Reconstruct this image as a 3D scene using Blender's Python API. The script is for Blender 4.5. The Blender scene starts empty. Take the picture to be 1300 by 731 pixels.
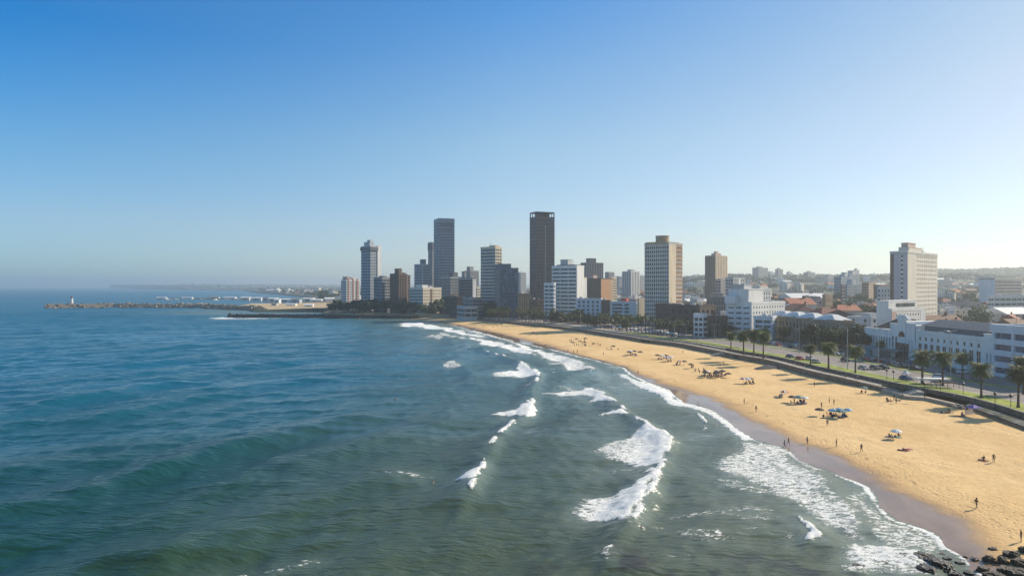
import bpy, bmesh, math, random
import numpy as np
from mathutils import Vector, Matrix, noise
random.seed(7); np.random.seed(7)
R=math.radians; PI=math.pi
sc=bpy.context.scene; COL=sc.collection
F=900.0; CX=650.0; HY=363.0; H=35.0          # camera: focal in photo pixels, eye height in metres
SUN_AZ=66.0; SUN_EL=32.0
def P(px,py,z=0.0):
    D=(H-z)*F/(py-HY); return Vector(((px-CX)/F*D, D, z))
def PD(px,D,z=0.0): return Vector(((px-CX)/F*D, D, z))
def ss(a,b,x):
    t=np.clip((np.asarray(x,dtype=float)-a)/(b-a),0,1); return t*t*(3-2*t)
def vn(x,y,seed=0):                            # value noise, numpy
    x=np.asarray(x,float); y=np.asarray(y,float)
    xi=np.floor(x); yi=np.floor(y); fx=x-xi; fy=y-yi
    def h(a,b):
        v=np.sin(a*127.1+b*311.7+seed*74.7)*43758.5453; return v-np.floor(v)
    u=fx*fx*(3-2*fx); v=fy*fy*(3-2*fy)
    return (h(xi,yi)*(1-u)+h(xi+1,yi)*u)*(1-v)+(h(xi,yi+1)*(1-u)+h(xi+1,yi+1)*u)*v
# ------------------------------------------------------------------ objects
def link(o,parent=None):
    COL.objects.link(o)
    if parent is not None: o.parent=parent
    return o
def tag(o,label=None,cat=None,group=None,kind=None):
    if label: o['label']=label
    if cat: o['category']=cat
    if group: o['group']=group
    if kind: o['kind']=kind
    return o
def thing(name,label,cat,loc=(0,0,0),rz=0,group=None):
    o=bpy.data.objects.new(name,None); link(o); o.location=loc; o.rotation_euler=(0,0,rz)
    o.empty_display_size=0.3
    return tag(o,label,cat,group)
class MB:
    def __init__(s): s.v=[]; s.f=[]; s.m=[]; s.mi=0
    def quadbox(s,b,t):
        n=len(s.v); k=len(b); s.v+=[tuple(p) for p in b]+[tuple(p) for p in t]
        s.f.append(tuple(n+i for i in reversed(range(k)))); s.f.append(tuple(n+k+i for i in range(k)))
        for i in range(k):
            j=(i+1)%k; s.f.append((n+i,n+j,n+k+j,n+k+i))
        s.m+=[s.mi]*(k+2)
    def box(s,x0,x1,y0,y1,z0,z1):
        b=[(x0,y0,z0),(x1,y0,z0),(x1,y1,z0),(x0,y1,z0)]; s.quadbox(b,[(p[0],p[1],z1) for p in b]); return s
    def rbox(s,c,size,rz=0,tilt=0):
        M=Matrix.Translation(c)@Matrix.Rotation(rz,4,'Z')@Matrix.Rotation(tilt,4,'X')
        x,y,z=[q/2 for q in size]
        b=[M@Vector(q) for q in ((-x,-y,-z),(x,-y,-z),(x,y,-z),(-x,y,-z))]
        t=[M@Vector(q) for q in ((-x,-y,z),(x,-y,z),(x,y,z),(-x,y,z))]
        s.quadbox(b,t); return s
    def tube(s,p0,p1,r0,r1=None,n=8):
        if r1 is None: r1=r0
        p0=Vector(p0); p1=Vector(p1); d=(p1-p0).normalized()
        a=d.orthogonal().normalized(); b=d.cross(a)
        c0=[p0+(a*math.cos(2*PI*i/n)+b*math.sin(2*PI*i/n))*r0 for i in range(n)]
        c1=[p1+(a*math.cos(2*PI*i/n)+b*math.sin(2*PI*i/n))*r1 for i in range(n)]
        s.quadbox(c0,c1); return s
    def face(s,pts):
        n=len(s.v); s.v+=[tuple(p) for p in pts]; s.f.append(tuple(range(n,n+len(pts)))); s.m.append(s.mi); return s
    def cone(s,c,r,h,n=10,r2=0.0,thick=0.03):
        c=Vector(c); s.quadbox([c+Vector((r*math.cos(2*PI*i/n),r*math.sin(2*PI*i/n),0)) for i in range(n)],
                  [c+Vector((max(r2,.02)*math.cos(2*PI*i/n),max(r2,.02)*math.sin(2*PI*i/n),h)) for i in range(n)]); return s
    def mesh(s,name,mats,smooth=False):
        me=bpy.data.meshes.new(name); me.from_pydata(s.v,[],s.f); 
        for m in (mats if isinstance(mats,(list,tuple)) else [mats]): me.materials.append(m)
        me.polygons.foreach_set('material_index',s.m)
        if smooth: me.polygons.foreach_set('use_smooth',[True]*len(s.f))
        me.update(); return me
    def build(s,name,mats,parent=None,smooth=False):
        return link(bpy.data.objects.new(name,s.mesh(name,mats,smooth)),parent)
def obj(name,me,parent=None,loc=(0,0,0),rz=0):
    o=link(bpy.data.objects.new(name,me),parent); o.location=loc; o.rotation_euler=(0,0,rz); return o
KIDS={}
def kids(o):
    return [c for c in COL.objects if c.parent==o]
def dup(src,loc,rz=0,label=None,group=None,s=None,cat=None):
    """copy of a thing with its parts; src is (root,[ (child,[grandchildren]) ])"""
    root,ch=src
    r=root.copy(); COL.objects.link(r); r.location=loc; r.rotation_euler=(0,0,rz)
    if s is not None: r.scale=(s,s,s) if not isinstance(s,(tuple,list)) else s
    if label: r['label']=label
    if group: r['group']=group
    if cat: r['category']=cat
    for c,g in ch:
        k=c.copy(); COL.objects.link(k); k.parent=r
        for q in g:
            w=q.copy(); COL.objects.link(w); w.parent=k
    return r
def proto(root):
    ch=[(c,[g for g in root_children(c)]) for c in root_children(root)]
    return (root,ch)
def root_children(o): return [c for c in COL.objects if c.parent is o or c.parent==o]
USED=set()
def place(src,loc,rz,label,group=None,s=None):
    """first use moves the prototype itself, later uses copy it"""
    k=src[0].name
    if k not in USED:
        USED.add(k); r=src[0]; r.location=loc; r.rotation_euler=(0,0,rz); r['label']=label
        if group: r['group']=group
        if s is not None: r.scale=(s,s,s)
        return r
    return dup(src,loc,rz,label,group,s)
# ------------------------------------------------------------------ materials
def nt(name):
    m=bpy.data.materials.new(name); m.use_nodes=True; t=m.node_tree; b=t.nodes['Principled BSDF']; return m,t,b
def N(t,ty,**k):
    n=t.nodes.new(ty)
    for a,v in k.items(): setattr(n,a,v)
    return n
def L(t,a,b): t.links.new(a,b)
def srgb(c): 
    return tuple((x/255/12.92 if x/255<=.04045 else ((x/255+.055)/1.055)**2.4) for x in c)
def mix(t,fac,c1,c2):
    m=N(t,'ShaderNodeMix',data_type='RGBA')
    for s_,v in ((0,fac),(6,c1),(7,c2)):
        if isinstance(v,(tuple,list)): m.inputs[s_].default_value=(*v[:3],1)
        elif isinstance(v,(int,float)): m.inputs[s_].default_value=v
        else: L(t,v,m.inputs[s_])
    return m.outputs[2]
def math_(t,op,a,b=None,c=None):
    m=N(t,'ShaderNodeMath',operation=op)
    for i,v in enumerate((a,b,c)):
        if v is None: continue
        if isinstance(v,(int,float)): m.inputs[i].default_value=v
        else: L(t,v,m.inputs[i])
    return m.outputs[0]
def noise_(t,scale,detail=4,rough=.6,vec=None,dist=0):
    n=N(t,'ShaderNodeTexNoise'); n.inputs['Scale'].default_value=scale; n.inputs['Detail'].default_value=detail
    n.inputs['Roughness'].default_value=rough; n.inputs['Distortion'].default_value=dist
    if vec is not None: L(t,vec,n.inputs['Vector'])
    return n.outputs['Fac']
def pos_(t,scale=(1,1,1)):
    g=N(t,'ShaderNodeNewGeometry'); m=N(t,'ShaderNodeMapping'); m.inputs['Scale'].default_value=scale
    L(t,g.outputs['Position'],m.inputs['Vector']); return m.outputs[0]
def mr(t,v,a,b,c=0.,d=1.,smooth=True):
    m=N(t,'ShaderNodeMapRange'); m.interpolation_type='SMOOTHSTEP' if smooth else 'LINEAR'
    L(t,v,m.inputs[0])
    for i,q in enumerate((a,b,c,d)): m.inputs[1+i].default_value=q
    return m.outputs[0]
def bump(t,b,h,strength,dist=1.0):
    n=N(t,'ShaderNodeBump'); n.inputs['Strength'].default_value=strength; n.inputs['Distance'].default_value=dist
    L(t,h,n.inputs['Height']); L(t,n.outputs[0],b.inputs['Normal']); return n
MC={}
def M(name,col,rough=.8,var=.25,scale=.4,dark=None,streak=False,bs=0.0,bscale=3,metal=0,spec=None):
    if name in MC: return MC[name]
    m,t,b=nt(name); p=pos_(t,(1,1,.25) if streak else (1,1,1))
    f=noise_(t,scale,5,.65,p); f=mr(t,f,.3,.72)
    d=dark if dark else tuple(c*(1-var) for c in col); hi=tuple(min(1,c*(1+var*.4)) for c in col)
    L(t,mix(t,f,d,hi),b.inputs['Base Color']); b.inputs['Roughness'].default_value=rough; b.inputs['Metallic'].default_value=metal
    if spec is not None: b.inputs['Specular IOR Level'].default_value=spec
    if bs: bump(t,b,noise_(t,bscale,4,.6,pos_(t)),bs,.1)
    MC[name]=m; return m
def glass(name,c1,c2,rough=.2,cell=(1.6,1.6,3.2)):
    if name in MC: return MC[name]
    m,t,b=nt(name); g=N(t,'ShaderNodeNewGeometry'); s=N(t,'ShaderNodeVectorMath',operation='DIVIDE'); s.inputs[1].default_value=cell
    L(t,g.outputs['Position'],s.inputs[0]); fl=N(t,'ShaderNodeVectorMath',operation='FLOOR'); L(t,s.outputs[0],fl.inputs[0])
    w=N(t,'ShaderNodeTexWhiteNoise',noise_dimensions='3D'); L(t,fl.outputs[0],w.inputs[0])
    f=mr(t,w.outputs[0],.55,1.0)
    L(t,mix(t,f,c1,c2),b.inputs['Base Color']); b.inputs['Roughness'].default_value=rough
    b.inputs['Specular IOR Level'].default_value=.38
    MC[name]=m; return m
G_DARK=glass('dark_window_glass',(.012,.018,.028),(.10,.11,.12))
G_BLUE=glass('blue_window_glass',(.025,.075,.14),(.10,.19,.28))
G_NAVY=glass('navy_curtain_glass',(.012,.035,.075),(.04,.075,.13))
G_TEAL=glass('teal_window_glass',(.02,.07,.085),(.10,.17,.18))
G_GREY=glass('grey_window_glass',(.05,.055,.065),(.14,.14,.15))
WHT=M('white_painted_render',(.72,.71,.68),.7,.12,.25,streak=True)
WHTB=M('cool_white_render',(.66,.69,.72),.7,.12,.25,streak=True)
CREAM=M('cream_render',(.66,.55,.40),.8,.15,.25,streak=True)
CREAM2=M('pale_cream_render',(.70,.64,.53),.8,.12,.25,streak=True)
TAN=M('tan_render',(.42,.31,.20),.85,.18,.25,streak=True)
BROWN=M('brown_brick',(.17,.115,.085),.9,.25,.5)
DBROWN=M('dark_brown_concrete',(.095,.07,.06),.85,.2,.3,streak=True)
PBROWN=M('purple_brown_panel',(.115,.095,.095),.7,.15,.2,streak=True)
ORNG=M('orange_brick',(.50,.27,.14),.9,.2,.5)
GREY=M('grey_concrete',(.28,.285,.29),.85,.18,.25,streak=True)
DGREY=M('dark_grey_concrete',(.13,.14,.155),.85,.2,.25,streak=True)
LGREY=M('light_grey_concrete',(.46,.47,.48),.85,.15,.25,streak=True)
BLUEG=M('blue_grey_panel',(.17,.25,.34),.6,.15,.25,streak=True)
SLATE=M('slate_blue_panel',(.065,.115,.18),.5,.15,.25,streak=True)
PINK=M('pinkish_render',(.52,.37,.32),.85,.15,.25,streak=True)
ROOFF=M('grey_flat_roof_felt',(.24,.235,.23),.9,.3,.3)
RTILE=M('red_clay_tile_roof',(.36,.115,.06),.85,.35,1.2,bs=.3)
DTILE=M('dark_red_tile_roof',(.17,.065,.05),.85,.35,1.2,bs=.3)
BTILE=M('brown_tile_roof',(.19,.10,.06),.85,.35,1.2,bs=.3)
OTILE=M('orange_clay_tile_roof',(.46,.19,.10),.85,.3,1.2,bs=.3)
SROOF=M('slate_roof',(.11,.13,.16),.7,.3,1.2)
WROOF=M('white_sheet_roof',(.72,.72,.70),.6,.12,.3)
METAL=M('galvanised_metal',(.42,.43,.44),.45,.1,1,metal=.6)
DMETAL=M('dark_painted_metal',(.03,.03,.035),.5,.2,1)
CONC=M('weathered_concrete',(.34,.31,.27),.9,.35,.35,bs=.3)
WALLM=M('stained_sea_wall_stone',(.23,.155,.105),.9,.45,.5,bs=.5,bscale=1.5)
ASPH=M('asphalt',(.23,.20,.18),.9,.2,.15)
PAVE=M('sandy_paving',(.42,.35,.27),.9,.2,.5)
GRASSM=M('lawn_grass',(.30,.33,.03),.95,.35,.35,dark=(.10,.15,.02),bs=.6,bscale=4)
PAINT=M('road_paint',(.75,.75,.72),.7,.15,2)
TRUNK=M('palm_trunk_bark',(.10,.07,.05),.95,.4,3,bs=.5)
# ------------------------------------------------------------------ coast lines (world x as function of y)
Wpx=[(1345,562,2.2),(1300,546,2.2),(1262,532,2.2),(1223,518,2.2),(1175,507,2.1),(1137,502,1.7),(1116,497.6,1.4),(1089,492,1.2),(1059,484.5,1.2),(1026,477,1.2),(993,467.5,1.2),
 (971,461.5,1.2),(932,455,1.2),(906,449,1.2),(862,440,1.2),(818,435,1.2),(803,432,1.2),(778,428,1.2),(755,424,1.2),(711,417.5,1.2),(669,413.2,1.2),(640,410.2,1.2),(610,407,1.2),(580,404,1.2)]
Wp=[(P(*q).y,P(*q).x) for q in Wpx]
Wp=[(30,150),(100,136)]+Wp+[(757,-80),(766,-150),(776,-205),(800,-215),(900,-215),(950,-255),(958,-345),(965,-352),(1190,-455),(1300,-480),(1330,-370),(1700,-470),(2000,-560),(2600,-820),(3500,-1250),(5250,-1990),(6300,-3000),(10500,-5950),(16000,-9050)]
Wp.sort()
WY=np.array([q[0] for q in Wp]); WX=np.array([q[1] for q in Wp])
def xw(y): return np.interp(y,WY,WX)
Spx=[(1222,704),(1204,695),(1195,682),(1175,672.5),(1138,661),(1117,643),(1110,628),(1102,617),(1080,608),(1060,601),(1034,594),(1019,584),(1007,575),(986,567),(957,558),(938,545),(923,531),(900,519),(884,514.5),(868,511),(858,503),(851,495),(824,486.5),(806,478),(793,467),(755,457),(715,447),(680,439),(640,430),(600,419),(570,411.5),(555,408.7),(540,406.2)]
Sp=sorted([(P(*q).y,P(*q).x) for q in Spx]+[(30,48),(70,52),(84,57),(757,-120),(900,-400)])
SY=np.array([q[0] for q in Sp]); SX=np.array([q[1] for q in Sp])
def xs(y): return np.interp(y,SY,SX)
Dpx=[(1255,705),(1249,684),(1230,667),(1200,648),(1170,635),(1140,622),(1105,600),(1080,585),(1050,572),(1020,561),(990,549),(960,536),(940,524),(915,508),(890,501),(870,494),(845,487),(810,474),(785,463),(745,454),(700,439),(650,426.5),(600,415.5),(565,408.5)]
Dp=sorted([(P(q[0],q[1],.35).y,P(q[0],q[1],.35).x) for q in Dpx]+[(30,66),(84,64),(757,-118)])
DY=np.array([q[0] for q in Dp]); DX=np.array([q[1] for q in Dp])
def xd(y): return np.interp(y,DY,DX)
def beachz(x,y):
    s=xs(y); d=np.maximum(xd(y),s+.5); w=np.maximum(xw(y),d+1)
    z1=.38*np.clip((x-s)/(d-s),-3,1); z2=.38+(.85+1.0*ss(262,205,y))*np.clip((x-d)/(w-d),0,1)**.8
    return np.where(x<d,z1,z2)
def onbeach(px,py):
    z=0.6
    for _ in range(5):
        p=P(px,py,z); z=float(beachz(p.x,p.y))
    return P(px,py,z)
def landz(x,y):
    x=np.asarray(x,float); y=np.asarray(y,float)
    r=np.hypot(x,y); q=x/np.maximum(y,1); s=x-xw(y)
    side=ss(.02,.30,q)
    h=4.0+side*(9*ss(420,1000,r)+17*ss(900,1700,r)+26*ss(1500,2700,r))*(.75+.5*vn(x/380,y/380,3))
    h=h+ss(.47,.60,q)*28*ss(2500,3400,r)*(.7+.5*vn(x/300,y/300,5))+ss(.30,.5,q)*10*ss(2500,3600,r)
    h=h+(1-side)*(10*ss(2500,5000,r)*vn(x/300,y/300,8)+38*ss(6000,9500,r)*(.6+.6*vn(x/900,y/700,9)))
    h=h+vn(x/60,y/60,2)*2.0*ss(500,900,r)
    h=np.where(s<0,4.0,h)
    return h
# ------------------------------------------------------------------ world, light, camera
w=bpy.data.worlds.new('World'); sc.world=w; w.use_nodes=True; t=w.node_tree
sky=N(t,'ShaderNodeTexSky'); sky.sky_type='NISHITA'; sky.sun_disc=False; sky.sun_elevation=R(SUN_EL); sky.sun_rotation=R(SUN_AZ)
sky.altitude=0; sky.air_density,sky.dust_density,sky.ozone_density=1.0,.3,3.0
# the clear sea air's colour, by height and by distance from the sun
g=N(t,'ShaderNodeTexCoord'); sp=N(t,'ShaderNodeSeparateXYZ'); L(t,g.outputs['Generated'],sp.inputs[0])
TINT=([(0,(.49,.78,1.12)),(.083,(.70,.87,1.06)),(.163,(.53,.90,1.10)),(.240,(.27,.83,1.19)),(.307,(.07,.72,1.19))],
 [(0,(.84,.93,1.08)),(.064,(.92,.90,.98)),(.198,(1.0,1.07,1.02)),(.289,(.76,1.02,1.12)),(.367,(.43,.91,1.20))],
 [(0,(.80,.81,.86)),(.053,(.85,.85,.86)),(.163,(1.08,.91,.85)),(.240,(1.15,.97,.83)),(.307,(1.08,.99,.85))])
outs=[]
for T in TINT:
    cr=N(t,'ShaderNodeValToRGB'); cr.color_ramp.interpolation='B_SPLINE' if False else 'LINEAR'; e=cr.color_ramp.elements
    T=T+[(.62,(.80,1.0,1.05))]
    while len(e)<len(T): e.new(.5)
    for i,(z_,c_) in enumerate(T): e[i].position=z_; e[i].color=(*[q/1.25 for q in c_],1)
    L(t,sp.outputs['Z'],cr.inputs[0]); outs.append(cr.outputs[0])
ln=math_(t,'SQRT',math_(t,'ADD',math_(t,'POWER',sp.outputs['X'],2.0),math_(t,'POWER',sp.outputs['Y'],2.0)))
az=math_(t,'DIVIDE',sp.outputs['X'],math_(t,'MAXIMUM',ln,.01))
c1=mix(t,mr(t,az,-.6,0,0,1,False),outs[0],outs[1]); c2=mix(t,mr(t,az,0,.6,0,1,False),c1,outs[2])
mm=N(t,'ShaderNodeVectorMath',operation='MULTIPLY'); L(t,sky.outputs[0],mm.inputs[0]); L(t,c2,mm.inputs[1])
m2=N(t,'ShaderNodeVectorMath',operation='SCALE'); m2.inputs['Scale'].default_value=1.25; L(t,mm.outputs[0],m2.inputs[0])
L(t,m2.outputs[0],t.nodes['Background'].inputs[0]); t.nodes['Background'].inputs[1].default_value=.106
sd=bpy.data.lights.new('sun','SUN'); sd.energy=5.0; sd.angle=R(.53); sd.color=(1,.88,.70)
so=link(bpy.data.objects.new('sun',sd))
dirv=Vector((math.sin(R(SUN_AZ))*math.cos(R(SUN_EL)),math.cos(R(SUN_AZ))*math.cos(R(SUN_EL)),math.sin(R(SUN_EL))))
so.rotation_euler=dirv.to_track_quat('Z','Y').to_euler(); so.location=(200,50,300)
cd=bpy.data.cameras.new('camera'); cam=link(bpy.data.objects.new('camera',cd)); sc.camera=cam
cd.sensor_width=36; cd.lens=F/1300*36; cd.clip_end=200000; cd.clip_start=.5
cam.location=(0,0,H); cam.rotation_euler=(R(90)-math.atan((365.5-HY)/F),0,0)
sc.view_settings.view_transform='Standard'; sc.view_settings.look='None'; sc.view_settings.gamma=1; sc.view_settings.exposure=.32
sc.render.engine='CYCLES'; sc.cycles.max_bounces=6; sc.cycles.volume_bounces=1; sc.cycles.use_denoising=True
# ------------------------------------------------------------------ haze
def mk_haze():
    m=bpy.data.materials.new('haze_air'); m.use_nodes=True; t=m.node_tree; t.nodes.remove(t.nodes['Principled BSDF'])
    v=N(t,'ShaderNodeVolumePrincipled'); v.inputs['Color'].default_value=(.82,.90,.95,1); v.inputs['Density'].default_value=HAZE_D; v.inputs['Anisotropy'].default_value=.55
    L(t,v.outputs[0],t.nodes['Material Output'].inputs['Volume'])
    b=MB(); b.box(-70000,40000,-2000,60500,-7,150); o=b.build('haze',m); tag(o,'thin pale sea haze over bay and city',None,None,'stuff')
HAZE_D=.00017
mk_haze()
# ------------------------------------------------------------------ sheet meshes
def gridmesh(name,X,Y,Z,mat,attrs={},smooth=True,mask=None):
    r,c=X.shape; v=np.stack([X,Y,Z],-1).reshape(-1,3).astype(np.float32)
    i=np.arange(r*c).reshape(r,c); q=np.stack([i[:-1,:-1],i[:-1,1:],i[1:,1:],i[1:,:-1]],-1)
    if mask is not None: q=q[mask]
    q=q.reshape(-1,4)
    me=bpy.data.meshes.new(name); me.vertices.add(len(v)); me.vertices.foreach_set('co',v.ravel())
    me.loops.add(q.size); me.loops.foreach_set('vertex_index',q.ravel().astype(np.int32))
    me.polygons.add(len(q)); me.polygons.foreach_set('loop_start',np.arange(0,q.size,4,dtype=np.int32)); me.polygons.foreach_set('loop_total',np.full(len(q),4,dtype=np.int32))
    me.polygons.foreach_set('use_smooth',np.full(len(q),smooth)); me.materials.append(mat); me.update(calc_edges=True)
    for k,a in attrs.items():
        at=me.attributes.new(k,'FLOAT','POINT'); at.data.foreach_set('value',a.ravel().astype(np.float32))
    return obj(name,me)
def segdist(px,py,a,b):
    ax,ay=a; bx,by=b; dx,dy=bx-ax,by-ay; l=dx*dx+dy*dy+1e-9
    t_=np.clip(((px-ax)*dx+(py-ay)*dy)/l,0,1); ex=px-(ax+t_*dx); ey=py-(ay+t_*dy)
    return np.hypot(ex,ey),(dx*(py-ay)-dy*(px-ax)),t_
def polymask(px,py,poly):
    ins=np.zeros(px.shape,bool); d=np.full(px.shape,1e9); n=len(poly)
    for i in range(n):
        a=poly[i]; b=poly[(i+1)%n]
        c=((a[1]>py)!=(b[1]>py))&(px<(b[0]-a[0])*(py-a[1])/(b[1]-a[1]+1e-12)+a[0]); ins^=c
        dd,_,_=segdist(px,py,a,b); d=np.minimum(d,dd)
    return np.where(ins,d,-d)
FOAM=[ # photo outlines of the broken water on the sea surface, strength, crispness(m)
 ([(659,462),(668,466),(684,473),(684,479),(660,480),(618,475),(640,472),(655,470)],1,1.5),
 ([(672,511),(681,518),(681,526),(668,530),(655,528),(617,526),(640,523),(655,520)],1,1.2),
 ([(611,602),(613,607),(607,617),(600,618),(574,615),(590,609),(603,604)],1,.7),
 ([(560,463),(575,458),(587,464),(586,467),(575,466)],1,1.2),
 ([(531,427),(552,425),(565,428),(560,431),(545,428.5)],1,2.5),
 ([(820,541),(836,547),(852,563),(850,576),(844,592),(839,596),(820,595),(807,592),(763,581),(751,568),(776,558),(795,552)],.9,1.6),
 ([(828,598),(836,604),(830,617),(826,633),(817,652),(801,666),(789,661),(773,663),(747,655),(722,644),(741,630),(773,626),(801,619),(814,607)],.9,1.5),
 ([(743,490),(755,494),(766,503),(780,512),(783,516),(778,514),(766,511),(740,510),(755,507),(747,503),(717,502),(684,500),(717,496),(741,493)],1,1.2),
 ([(755,530),(780,527),(790,524),(799,530),(797,533),(785,530)],.9,.8),
 ([(503,411),(522,408.3),(545,412),(562,415.5),(590,421),(622,428.5),(605,429),(580,424),(550,418),(515,414.5)],.80,5),([(585,427),(610,430),(640,435),(655,440),(674,445.5),(684,452),(672,451),(650,446.5),(625,440),(600,433)],.72,3.5),([(575,415.5),(600,420.5),(640,430.5),(668,437.5),(650,435.5),(610,426),(585,420)],.5,3),([(545,421),(570,424),(600,431),(590,431),(565,427)],.45,3),
 ([(640,433),(660,436),(690,445),(713,452),(724,456),(740,461),(755,468),(753,476),(758,482),(749,477),(742,470),(722,468),(697,461),(713,459),(690,456),(680,450),(655,441)],.62,3),
 ([(580,418),(640,424),(676,434),(681,438),(668,437),(640,431),(600,424)],.45,4),
 ([(697,441),(730,450),(757,457),(748,457),(700,446)],.4,3),
 ([(793,476),(803,482),(824,488.5),(843,494.5),(853,500),(856,508),(862,512),(851,511),(843,504),(824,497),(805,489),(793,481),(780,473)],.95,1),
 ([(840,492),(853,505),(868,512),(884,515),(912,526),(934,540),(958,557),(950,561),(936,554),(917,538),(897,525),(873,518),(849,514),(840,503)],.9,.8),
 ([(884,525),(890,528),(898,536),(897,539),(890,534)],1,.4),([(893,541),(898,545),(894,547)],1,.3),
 ([(800,468),(830,483),(850,494),(835,492),(805,480)],.35,2),
 ([(934,559),(955,558),(986,566),(1007,575),(1019,584),(1034,595),(1048,608),(1047,617),(1063,632),(1085,648),(1097,668),(1094,686),(1078,687),(1062,680),(1048,664),(1022,645),(992,628),(957,614),(925,603),(888,590),(905,582),(930,577),(945,570)],.50,3),
 ([(950,557),(986,566),(1007,575),(1019,584),(1034,595),(1049,609),(1048,617),(1064,632),(1086,648),(1098,669),(1094,687),(1080,687),(1074,668),(1058,645),(1038,622),(1030,605),(1010,588),(985,573)],1,1.2),
 ([(1012,657),(1022,664),(1045,683),(1038,688),(1024,692),(1020,685),(1030,680),(1018,668)],1,.4),
 ([(1085,611),(1104,619),(1112,630),(1118,644),(1138,661),(1175,672.5),(1195,682),(1204,695),(1180,702),(1140,700),(1110,692),(1098,672),(1088,650),(1070,625)],.42,2.5),
 ([(1075,690),(1120,695),(1170,702),(1200,706),(1190,728),(1145,731),(1110,731),(1075,725),(1060,706)],.62,3),
 ([(985,672),(1010,676),(1022,684),(1005,686),(988,680)],.3,2),
 ([(478,601),(500,599),(550,608),(545,612),(500,609)],.42,2),([(230,722),(300,713),(400,712),(440,722),(400,731),(260,731)],.42,5),([(860,690),(900,700),(880,712),(850,705)],.25,3),
 ([(390,404),(262,405.5),(262,403.5)],.5,4),([(265,404.6),(284,405),(283,402.8),(266,403.2)],1,5),
 ([(612,588),(617,590),(615,593)],1,.4),([(649,540),(653,542),(651,544)],1,.4),([(905,604),(980,617),(1010,632),(980,628),(910,612)],.35,2),
]
CREST=[([(585,436),(597,441),(628,450),(659,462),(684,473),(682,485),(674,500),(677,515),(666,530),(649,541),(630,560),(615,589),(612,605),(600,625),(583,650),(560,690)],1.25),
 ([(752,492),(766,500),(782,514),(795,527),(820,541),(851,564),(842,595),(834,604),(825,635),(803,664),(787,677),(772,700),(760,731)],1.25),
 ([(575,459),(590,466),(600,478),(607,495)],.8),([(540,424),(565,429),(580,436)],.8),
 ([(505,410),(560,416),(610,424),(650,436),(683,451)],.7),([(700,447),(755,468),(760,484),(772,496)],.6),
 ([(793,474),(824,489),(856,506)],.35),([(1019,584),(1049,611),(1064,632),(1097,670),(1094,686)],.35),([(1008,655),(1024,668),(1046,684),(1052,700)],.5),([(880,522),(898,537),(905,550)],.35),
 ([(-60,672),(0,655),(100,630),(200,597),(300,567),(420,540),(500,522)],-1.45),([(130,740),(230,697),(310,662),(385,635),(480,612),(540,590)],-1.15),([(-60,545),(0,530),(100,508),(190,490),(260,482)],-1.4),([(60,545),(200,515),(350,490),(440,478),(520,468)],-1.0),([(330,600),(440,572),(520,548),(575,520)],-.8),([(300,470),(400,455),(470,446)],-.6),([(-40,470),(120,452),(260,437)],-.6)]
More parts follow.
